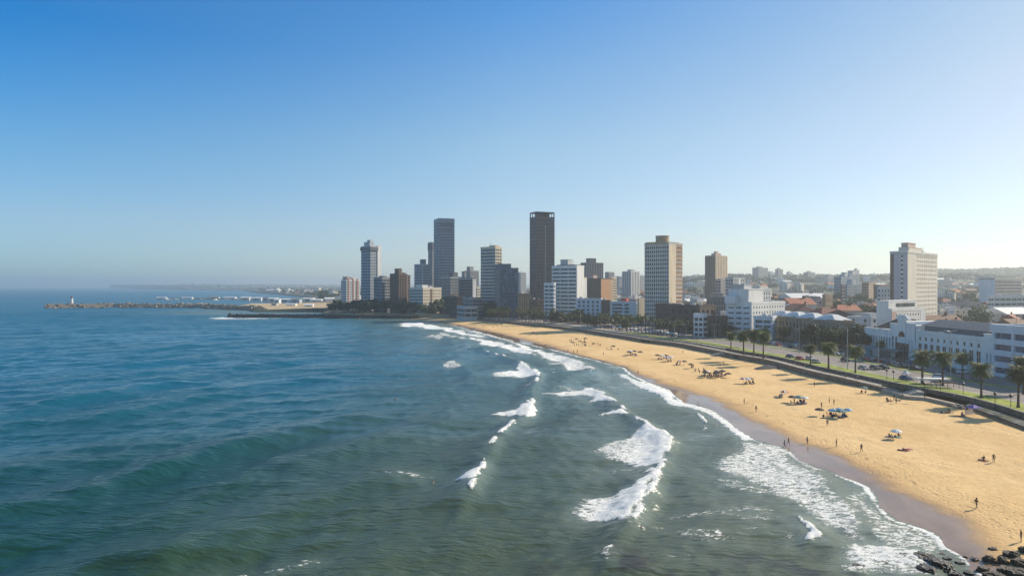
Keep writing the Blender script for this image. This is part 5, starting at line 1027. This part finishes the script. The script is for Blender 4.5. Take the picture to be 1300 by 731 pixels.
# ------------------------------------------------------------------ beach things
def umbrella(cloth,name='beach_umbrella'):
    root=thing(name,'umbrella','umbrella'); b=MB(); b.tube((0,0,-.3),(.12,0,2.05),.03,.03,6); b.build('pole',WHT,root)
    b=MB(); n=8; r_=1.25
    for i in range(n):
        a0=2*PI*i/n; a1=2*PI*(i+1)/n; am=(a0+a1)/2
        t_=Vector((.12,0,2.12)); p0=Vector((math.cos(a0)*r_+.12,math.sin(a0)*r_,1.62)); p1=Vector((math.cos(a1)*r_+.12,math.sin(a1)*r_,1.62)); h0=(t_+p0)/2+Vector((0,0,.09)); h1=(t_+p1)/2+Vector((0,0,.09))
        b.mi=i%2; b.face([t_,h0,h1]); b.face([h0,p0,p1,h1]); b.face([p0,p0-Vector((0,0,.14)),p1-Vector((0,0,.14)),p1])
    b.build('canopy',cloth,root); return proto(root)
UMB={'blue':umbrella([M('blue_canvas',(.04,.25,.48),.8,.1,2),M('pale_blue_canvas',(.25,.50,.62),.8,.1,2)]),'white':umbrella([M('white_canvas',(.75,.74,.70),.8,.1,2)]*2),'dark':umbrella([M('brown_canvas',(.10,.06,.05),.8,.1,2),M('dark_canvas',(.04,.035,.04),.8,.1,2)]),'teal':umbrella([M('teal_canvas',(.06,.22,.22),.8,.1,2),M('grey_canvas',(.2,.25,.25),.8,.1,2)]),'purple':umbrella([M('purple_canvas',(.14,.10,.36),.8,.1,2),M('white_canvas',(.75,.74,.7))]),'red':umbrella([M('red_canvas',(.42,.06,.04),.8,.1,2),M('white_canvas',(.75,.74,.7))])}
def towel(mat):
    root=thing('beach_towel','towel','towel'); b=MB(); b.box(-.45,.45,-.95,.95,.02,.05); b.build('cloth',mat,root); b=MB(); b.box(-.44,.44,-.7,-.6,.051,.056); b.box(-.44,.44,.6,.7,.051,.056); b.build('stripe',CL[3],root); return proto(root)
TOW=[towel(CL[2]),towel(CL[4]),towel(CL[7]),towel(CL[6])]
def chair(mat):
    root=thing('beach_chair','chair','beach chair'); b=MB(); b.rbox(Vector((0,-.1,.30)),(.55,.55,.04),0,-.15); b.build('seat',mat,root); b=MB(); b.rbox(Vector((0,.32,.62)),(.55,.04,.7),0,-.35); b.build('backrest',mat,root)
    for sx in (-.27,.27):
        b=MB(); b.tube((sx,-.38,0),(sx,.35,.55),.018,.018,5); b.build('leg',METAL,root); b=MB(); b.tube((sx,.30,0),(sx,-.3,.35),.018,.018,5); b.build('leg',METAL,root)
    return proto(root)
CHR=[chair(CL[4]),chair(CL[2]),chair(CL[0])]
def bag():
    root=thing('beach_bag','bag','bag'); b=MB(); b.quadbox([(-.25,-.14,0),(.25,-.14,0),(.25,.14,0),(-.25,.14,0)],[(-.2,-.08,.34),(.2,-.08,.34),(.2,.08,.34),(-.2,.08,.34)]); b.build('body',CL[1],root); b=MB()
    for i in range(6): b.tube((math.cos(PI*i/6)*.14,0,.34+math.sin(PI*i/6)*.16),(math.cos(PI*(i+1)/6)*.14,0,.34+math.sin(PI*(i+1)/6)*.16),.012,.012,4)
    b.build('handle',CL[0],root); return proto(root)
BAG=bag()
def group(px,py,wm,dm,umbs,nsit,nst,ntow,nch,where):
    c=onbeach(px,py); cnt=len(umbs); wm*=.6 if px>800 else .8; dm*=.8
    def pt():
        x=c.x+rs.uniform(-wm,wm); y=c.y+rs.uniform(-dm,dm); return Vector((x,y,float(beachz(x,y))))
    for i,u in enumerate(umbs): 
        q=Vector((c.x+(i-(cnt-1)/2)*2*wm/max(1,cnt)+rs.uniform(-.9,.9)*wm/max(1,cnt),c.y+rs.uniform(-dm,dm)*1.6,0)); q.z=float(beachz(q.x,q.y)); n_=umbs.count(u)
        place(UMB[u],q,rs.uniform(0,3),f'{u} umbrella {where}',f'{u} umbrellas {where}' if n_>1 else None,rs.uniform(.95,1.15))
    for i in range(nsit): place(PSIT[rs.randrange(3)],pt(),rs.uniform(-1.2,1.2),f'person sitting on the sand {where}',f'people sitting {where}')
    for i in range(nst): place(PS[rs.randrange(5)],pt(),rs.uniform(0,6),f'person standing {where}',f'people standing {where}')
    for i in range(ntow):
        q=pt(); place(TOW[rs.randrange(4)],q,rs.uniform(0,3),f'beach towel spread {where}',f'towels {where}')
        if i%2==0: place(PLIE[rs.randrange(2)],q+Vector((0,0,.03)),0 if i else 1,f'person lying on a towel {where}',f'people lying {where}')
    for i in range(nch): place(CHR[rs.randrange(3)],pt(),rs.uniform(-1,1),f'folding beach chair {where}',f'beach chairs {where}')
    if nsit>1: place(BAG,pt(),rs.uniform(0,3),f'beach bag {where}',f'beach bags {where}')
group(1062,529,6,2.4,['dark','blue','teal','blue','blue'],7,2,5,6,'in the blue umbrella group on the near sand')
group(1015,512,4.2,1.6,['dark','teal','white'],5,1,4,3,'in the group under a green white umbrella')
group(992,504,2,1,['red'],2,0,1,1,'in the small pair left of the green white umbrella')
group(1138,555,2,1.2,['white'],2,0,2,1,'under the white umbrella on the near sand')
group(1148,571,2.0,1,[],0,0,3,0,'in the row of sunbathers below the white umbrella')
group(1251,584,1.2,.8,[],1,0,1,0,'beside the standing figure at right')
group(1204,524,2.5,1.0,['dark'],3,0,1,1,'left of the purple tent')
group(1222,528,2.2,1,['dark'],2,0,1,1,'just in front of the purple tent')
group(1097,499,2.0,.8,['teal'],1,0,0,1,'below the sea wall left of the terrace')
group(1135,509,3.5,1,[],2,1,1,1,'at the foot of the terrace wall')
group(950,487,3.2,1.5,['red','white','dark'],4,1,1,2,'in the small red and white cluster')
group(908,478,7.5,3.4,['dark','dark','white','dark','dark','dark','purple','dark','dark'],16,6,2,9,'in the large crowd of dark umbrellas')
group(889,472,3.5,1.6,[],3,3,0,2,'just left of the dark umbrella crowd')
group(879,467,2,1,['dark'],1,2,0,1,'in the trio behind the dark umbrella crowd')
group(864,463,3,1.5,['red','dark'],2,1,0,2,'in the pair of umbrellas before the mid wall')
group(850,459,2.5,1.5,['purple','white'],3,1,1,1,'around the purple umbrella at mid beach')
group(841,456,4.5,2,['dark','white','dark'],4,3,0,2,'in the brown umbrella cluster at mid beach')
group(805,451,5,4,['dark','white','dark','dark','dark'],5,3,0,3,'in the dense cluster further up the beach')
group(776,444,5,2,['dark'],2,2,0,0,'in the sparse pair beyond the dense cluster')
group(745,439,10,6,['dark','dark','dark'],6,6,0,1,'on the far sand before the palm row')
group(734,434,8,4,['dark','dark'],4,4,0,1,'on the far upper sand')
group(675,425,14,6,['dark'],3,5,0,0,'on the distant strip of sand')
group(625,415,14,6,['dark'],2,4,0,0,'on the most distant sand')
# purple tent
p=onbeach(1236,528); root=thing('beach_tent','purple and white pop up tent beside the ramp','tent',p,.3)
b=MB(); 
for sx in (-1,1):
    for sy in (-1,1): b.tube((sx*1.3,sy*1.2,0),(sx*1.3,sy*1.2,2.1),.03,.03,5)
b.build('frame',METAL,root); b=MB(); b.quadbox([(-1.5,-1.4,2.1),(1.5,-1.4,2.1),(1.5,1.4,2.1),(-1.5,1.4,2.1)],[(-.1,-.1,2.9),(.1,-.1,2.9),(.1,.1,2.9),(-.1,.1,2.9)]); b.build('canopy',M('purple_canvas',(.14,.10,.36)),root); b=MB(); b.box(-1.4,1.4,1.2,1.24,.2,2.1); b.build('back_cloth',M('white_canvas',(.75,.74,.7)),root)
# low dark sloped cover with a pole on the upper sand
p=onbeach(976,468); root=thing('low_cover','low dark sloped cover with a pole on the upper sand near the steps','shade',p,.25); b=MB(); b.quadbox([(-6,-1.6,.15),(5,-1.6,.15),(5,1.6,.15),(-6,1.6,.15)],[(-1.5,-.3,1.5),(1.2,-.3,1.5),(1.2,.3,1.5),(-1.5,.3,1.5)]); b.build('canopy',M('dark_cover_cloth',(.05,.06,.08),.8,.2,1),root); b=MB(); b.tube((0,0,0),(0,0,1.9),.05,.05,6); b.build('pole',METAL,root)
# beach steps
for (px,py,lb) in ((915,451.5,'concrete beach steps jutting from the wall in the middle'),(1160,503,'low concrete steps at the terrace')):
    p=onbeach(px,py); _,h=cpos(p.y,0); root=thing('beach_steps',lb,'steps',p,-.25)
    b=MB()
    for i in range(7): b.box(-4.6+i*.8,-4.6+i*.8+.81 if i<6 else 2,-3.2,3.2,-.5,.15+i*.27+.001*i)
    b.build('flight',CONC,root); b=MB(); b.tube((-4.4,-3.2,1),(1,-3.2,3),.04,.04,5); b.tube((-4.4,-3.2,0),(-4.4,-3.2,1),.04,.04,5); b.tube((1,-3.2,1),(1,-3.2,3),.04,.04,5); b.build('handrail',METAL,root)
# ------------------------------------------------------------------ cars
PAINTS=[M('white_car_paint',(.72,.72,.72),.25,.05,1),M('silver_car_paint',(.38,.39,.41),.25,.05,1,metal=.5),M('black_car_paint',(.015,.015,.018),.2,.05,1),M('blue_car_paint',(.03,.07,.2),.25,.05,1),M('red_car_paint',(.42,.025,.02),.25,.05,1),M('grey_car_paint',(.11,.115,.12),.25,.05,1)]
TYRE=M('tyre_rubber',(.02,.02,.02),.9,.1,3); LAMPW=M('lamp_glass',(.7,.7,.7),.1,.05,3); LAMPR=M('tail_lamp_red',(.35,.01,.01),.2,.05,3)
def car(paint,suv=False):
    root=thing('parked_car','car','car'); hh=.18 if suv else 0
    prof=[(-2.15,.35),(-2.2,.75+hh),(-1.9,.92+hh),(-1.1,.98+hh),(1.05,1.0+hh),(1.95,.95+hh),(2.15,.75),(2.12,.35)]
    b=MB(); b.quadbox([(x,-.86,z) for x,z in prof],[(x,.86,z) for x,z in prof]); o=b.build('body',paint,root)
    bm=bmesh.new(); bm.from_mesh(o.data); bmesh.ops.bevel(bm,geom=[e for e in bm.edges],offset=.06,segments=2,affect='EDGES'); bmesh.ops.recalc_face_normals(bm,faces=bm.faces); bm.to_mesh(o.data); bm.free()
    g=MB(); x0,x1=(-1.15,1.9) if suv else (-1.1,1.6); g.quadbox([(x0,-.78,.96+hh),(x1,-.78,.96+hh),(x1,.78,.96+hh),(x0,.78,.96+hh)],[(x0+.65,-.62,1.42+hh),(x1-.45,-.62,1.42+hh),(x1-.45,.62,1.42+hh),(x0+.65,.62,1.42+hh)]); g.build('windows',G_DARK,root)
    g=MB(); g.quadbox([(x0+.6,-.65,1.41+hh),(x1-.4,-.65,1.41+hh),(x1-.4,.65,1.41+hh),(x0+.6,.65,1.41+hh)],[(x0+.8,-.55,1.5+hh),(x1-.6,-.55,1.5+hh),(x1-.6,.55,1.5+hh),(x0+.8,.55,1.5+hh)]); g.build('roof',paint,root)
    for sx in (-1.35,1.35):
        for sy in (-1,1):
            w=MB(); w.tube((0,-.1,0),(0,.1,0),.33,.33,14); wo=w.build('wheel',TYRE,root); wo.location=(sx,sy*.8,.33); r_=MB(); r_.tube((0,-.115,0),(0,.115,0),.18,.18,10); r_.build('rim',METAL,wo)
    for sy in (-.6,.6):
        l=MB(); l.box(-2.24,-2.12,sy-.18,sy+.18,.62,.78); l.build('headlight',LAMPW,root); l=MB(); l.box(2.10,2.19,sy-.16,sy+.16,.68,.84); l.build('tail_light',LAMPR,root)
    return proto(root)
CARS=[car(p_,i in (0,2,5)) for i,p_ in enumerate(PAINTS)]; CN=['white','silver','black','blue','red','grey']
def putcar(y,s,i,lb,gp=None,turn=0,z=4.13):
    q=coff(y,s); _,h=cpos(y,0); i_=int(np.searchsorted(CPT[:,1],y)); t_=CPT[min(i_+1,len(CPT)-1)]-CPT[i_-1]; ang=math.atan2(t_[1],t_[0])
    place(CARS[i],(q[0],q[1],z),ang+turn,lb,gp)
def carpx(px,py,i,turn,lb):
    p=P(px,py,4.13); k=int(np.clip(np.searchsorted(CPT[:,1],p.y),1,len(CPT)-2)); t_=CPT[k+1]-CPT[k-1]; place(CARS[i],p,math.atan2(t_[1],t_[0])+turn,lb)
for a in ((1096,469,1,.1,'silver car, first of three parked by the verge near the tallest lamp'),(1111,469,5,.1,'dark grey car, middle of three parked by the verge'),(1122,468.5,2,.1,'black car, last of three parked by the verge'),
 (1036,461,1,.1,'silver car parked beside the bushy palm'),(1015,456.5,4,.1,'red car on the coast road before the brown civic building'),(1003,454,3,.1,'blue car just left of the red car'),(1028,457,0,.1,'white car just right of the red car'),(1162,470,2,.2,'black car waiting at the road bend before the white hall'),
 (1168,468,0,.1,'white car touching the black one at the road bend'),(1222,474,0,.1,'white car on the inner road before the hall windows'),(1211,473,2,.1,'black car on the inner road before the hall windows'),(1073,459,2,.1,'black car passing the tallest lamp'),(1150,482,3,.2,'blue car stopped by the shelter'),(1192,481,0,.2,'white van like car behind the shelter')): carpx(*a)
for k in range(64):
    y=rs.uniform(262,420); row=rs.choice((35.6,38.5,47.6)); i=rs.randrange(6)
    y=262+k*2.6; putcar(y,row,i,f'{CN[i]} car parked along the inner road before the civic building and hall',f'{CN[i]} cars along the inner road')
for k in range(22):
    y=rs.uniform(205,262) if k<6 else rs.uniform(430,640); i=rs.randrange(6); s_=rs.choice((18.0,22.8,27.8)) if k>=6 else rs.choice((36,44,48)); nm='far part of the coast road' if k>=6 else 'inner road near the right edge'
    y=(208+k*9 if k<6 else 430+(k-6)*13); putcar(y,s_,i,f'{CN[i]} car on the {nm}',f'{CN[i]} cars on the {nm}')
# ------------------------------------------------------------------ lamps, shelter, lights
def lamp(h,arm):
    root=thing('street_lamp','lamp','street lamp'); b=MB(); b.tube((0,0,0),(0,0,h),.14,.08,8); b.build('pole',METAL,root); b=MB()
    for sx in (-1,1): b.tube((0,0,h-.15),(sx*arm,0,h+.1),.05,.04,6)
    b.build('arm',METAL,root)
    for sx in (-1,1): b=MB(); b.quadbox([(sx*arm-.45,-.2,h+.02),(sx*arm+.45,-.2,h+.02),(sx*arm+.45,.2,h+.02),(sx*arm-.45,.2,h+.02)],[(sx*arm-.3,-.12,h+.2),(sx*arm+.3,-.12,h+.2),(sx*arm+.3,.12,h+.2),(sx*arm-.3,.12,h+.2)]); b.build('lamp_head',LGREY,root)
    return proto(root)
LP=lamp(12,1.6)
for (px,py,yt,lb) in [(1076,469,415,'tallest double armed street lamp on the verge'),(1014.5,449,417,'double armed street lamp before the brown civic building'),(1115.5,463,417,'slim street lamp at the left end of the white hall'),(957,437,419,'street lamp before the large white apartments'),(907,434,412,'street lamp left of the large white apartments'),
 (856,430,408,'street lamp by the lawn under the grid tower'),(871,433,411,'street lamp on the lawn right of the grid tower'),(1207,478,420,'street lamp standing in front of the hall windows'),(1132,465,442,'short street lamp under the hall canopy'),(737,418,396,'street lamp by the dark trees on the promenade'),(1282,476,434,'street lamp at the right edge before the office'),(670,406,391,'far street lamp in the palm grove')]:
    p=P(px,py,4.15); place(LP,p,rs.uniform(-.3,.3),lb,None,(py-yt)*p.y/F/12)
def plamp():
    root=thing('promenade_lamp','lamp','street lamp'); b=MB(); b.tube((0,0,0),(0,0,3.6),.09,.06,8); b.build('pole',DMETAL,root); b=MB(); b.quadbox([(-.18,-.18,3.6),(.18,-.18,3.6),(.18,.18,3.6),(-.18,.18,3.6)],[(-.3,-.3,4.15),(.3,-.3,4.15),(.3,.3,4.15),(-.3,.3,4.15)]); b.build('lantern',DMETAL,root); b=MB(); b.cone((0,0,4.16),.4,.35,8); b.build('cap',DMETAL,root); return proto(root)
PLP=plamp()
for (px,py,lb) in [(1263.5,519,'short dark lantern post by the ramp'),(1283.5,522,'second dark lantern post at the ramp railing'),(1134.5,487,'dark lantern post left of the beach shelter'),(1223,505,'thin dark lantern post on the verge by the planting'),(1126,485.5,'dark lantern post beside the parked cars'),(1174,505,'white topped lantern post at the terrace edge'),(1194,500,'dark lantern post in the middle of the terrace')]:
    place(PLP,P(px,py,3.06 if px>1200 else 3.2),0,lb)
# beach shelter on the terrace: flat roofs on posts
for (px,py,w_,d_,lb,cat) in ((1184,492,9,4,'flat white roofed shelter on posts on the terrace','shelter'),(1200,497,7,4,'dark pergola with benches right of the white shelter','pergola')):
    p=P(px,py,3.05); root=thing('beach_shelter' if cat=='shelter' else 'pergola',lb,cat,p,-.15)
    for sx in (-.45,0,.45):
        for sy in (-.42,.42): b=MB(); b.tube((sx*w_,sy*d_,0),(sx*w_,sy*d_,2.7),.07,.07,6); b.build('post',LGREY if cat=='shelter' else DMETAL,root)
    b=MB()
    if cat=='shelter': b.box(-w_/2,w_/2,-d_/2,d_/2,2.7,2.95); b.box(-w_/2-.1,w_/2+.1,-d_/2-.1,-d_/2+.02,2.6,3.05)
    else:
        for i in range(12): b.box(-w_/2+i*w_/11.5,-w_/2+i*w_/11.5+.18,-d_/2,d_/2,2.7,2.9)
    b.build('roof',WHT if cat=='shelter' else DBROWN,root); b=MB(); b.box(-w_*.3,w_*.3,-.3,.3,.4,.5); b.box(-w_*.3,-w_*.28,-.3,.3,0,.399); b.box(w_*.28,w_*.3,-.3,.3,0,.399); b.build('bench',DBROWN,root)
p=P(1151,484,4.15); root=thing('slide_tower','small blue and white climbing frame beside the shelter','play frame',p,.2); b=MB(); 
for sx in (-.8,.8):
    for sy in (-.8,.8): b.tube((sx,sy,0),(sx,sy,2.6),.07,.07,6)
b.build('frame',CL[4],root); b=MB(); b.quadbox([(-1,-1,2.6),(1,-1,2.6),(1,1,2.6),(-1,1,2.6)],[(-.1,-.1,3.6),(.1,-.1,3.6),(.1,.1,3.6),(-.1,.1,3.6)]); b.build('roof',CL[3],root); b=MB(); b.quadbox([(.8,-.35,1.3),(.8,.35,1.3),(3,.35,.1),(3,-.35,.1)],[(.8,-.35,1.4),(.8,.35,1.4),(3,.35,.2),(3,-.35,.2)]); b.build('slide',CL[4],root)
# planting bed of dark shrubs, low hedges
def shrub(rs_):
    b=MB()
    for k in range(220):
        v=Vector((rs_.gauss(0,1),rs_.gauss(0,1),abs(rs_.gauss(0,.8)))).normalized()*rs_.uniform(.5,1); a_=Vector((rs_.uniform(-1,1),rs_.uniform(-1,1),rs_.uniform(-1,1))).normalized()*.22; c_=v.cross(a_).normalized()*.16
        b.face([v+a_,v+c_,v-a_,v-c_])
    o=b.build('shrub',LEAF2); tag(o,'shrub','shrub'); return (o,[])
SH=shrub(random.Random(9))
for k in range(15):
    p=P(1206+k*2.5,500.5+k*.75+rs.uniform(-1,1),3.0); place(SH,p,rs.uniform(0,6),'low dark shrub in the bed right of the terrace','shrubs in the terrace bed',rs.uniform(.7,1.1))
for k in range(14):
    p=P(1122+k*3,491+k*.55+rs.uniform(-.6,.6),3.1); place(SH,p,rs.uniform(0,6),'dark shrub along the back of the terrace wall','shrubs behind the terrace wall',rs.uniform(.6,.9))
# ramp railing
root=thing('ramp_railing','dark metal railing along the ramp at the right edge','railing',(0,0,0)); b=MB(); pts=[P(1262+i*7,521+i*2.6,2.7) for i in range(9)]
for q in pts: b.tube(q,q+Vector((0,0,1.1)),.04,.04,5)
for a_,c_ in zip(pts,pts[1:]): b.tube(a_+Vector((0,0,1.08)),c_+Vector((0,0,1.08)),.035,.035,5); b.tube(a_+Vector((0,0,.55)),c_+Vector((0,0,.55)),.025,.025,5)
root.location=pts[0]; o=b.build('rails',DMETAL,root); o.location=-pts[0]
# people strolling on the promenade
for k in range(70):
    if k<44: px=rs.uniform(622,705); Y=610+rs.uniform(-25,25)-(px-640)*.25; lb='tiny stroller in the crowd on the far promenade'; gp='strollers on the far promenade'
    else: px=rs.uniform(790,890); Y=475-(px-790)*.7+rs.uniform(-12,12); lb='tiny figure on the lawn and path below the grid tower'; gp='people below the grid tower'
    x=max((px-CX)/F*Y,float(xw(Y))+1.2); s_=x-float(xw(Y)); place(PS[k%5],(x,Y,3.16 if s_<5.6 else 4.2),rs.uniform(0,6),lb,gp)
for k in range(26):
    y=rs.uniform(190,420); q=coff(y,rs.uniform(1.2,4.8)); place(PS[k%5],(q[0],q[1],3.16),rs.uniform(0,6),'person walking on the sea wall path','people on the sea wall path')
# coloured promenade parasols and stalls
for k in range(16):
    px=780+k*5.6+rs.uniform(-1.5,1.5); Y=500-(px-780)*.9; x=max((px-CX)/F*Y,float(xw(Y))+9); u=rs.choice(['blue','red','purple','white']); place(UMB[u],(x,Y,4.15),rs.uniform(0,3),f'{u} parasol among the promenade stalls below the palms',f'{u} promenade parasols',1.2)
for o in COL.objects:
    for k in ('_wx','_ly','_zt'):
        if k in o.keys(): del o[k]

# ------------------------------------------------------------------ small seafront furniture
root=thing('bench','bench','bench'); b=MB(); b.box(-.9,.9,-.25,.25,.42,.48); b.build('seat',DBROWN,root); b=MB(); b.box(-.9,.9,.25,.29,.5,.9); b.build('backrest',DBROWN,root)
for sx in (-.75,.75): b=MB(); b.box(sx-.05,sx+.05,-.22,.27,0,.419); b.build('leg',METAL,root)
BN=proto(root)
root=thing('litter_bin','bin','bin'); b=MB(); b.tube((0,0,0),(0,0,.95),.26,.3,12); b.build('body',M('green_bin_paint',(.03,.10,.06),.5,.2,2),root); b=MB(); b.tube((0,0,.951),(0,0,1.05),.32,.25,12); b.build('lid',DMETAL,root); LB=proto(root)
for k in range(26):
    y=225+k*8.3; q=coff(y,4.9); _,h=cpos(y,0); place(BN,(q[0],q[1],3.16),1.45,'dark wooden bench on the sea wall path against the low wall','benches along the sea wall path')
    if k%3==0: q=coff(y+3,4.8); place(LB,(q[0],q[1],3.16),0,'green litter bin on the sea wall path','litter bins on the sea wall path')
def railing(y0,y1,label):
    ys=np.arange(y0,y1,3.0); pts=[Vector((*coff(y,.15),3.36)) for y in ys]; root=thing('sea_wall_railing',label,'railing',pts[0]); b=MB()
    for q in pts: b.tube(q-pts[0],q-pts[0]+Vector((0,0,1)),.035,.035,5)
    b.build('post_row',DMETAL,root); b=MB()
    for a_,c_ in zip(pts,pts[1:]):
        for z_ in (.5,1.0): b.tube(a_-pts[0]+Vector((0,0,z_)),c_-pts[0]+Vector((0,0,z_)),.025,.025,4)
    b.build('rail',DMETAL,root)
railing(345,470,'thin dark railing on top of the long sea wall')
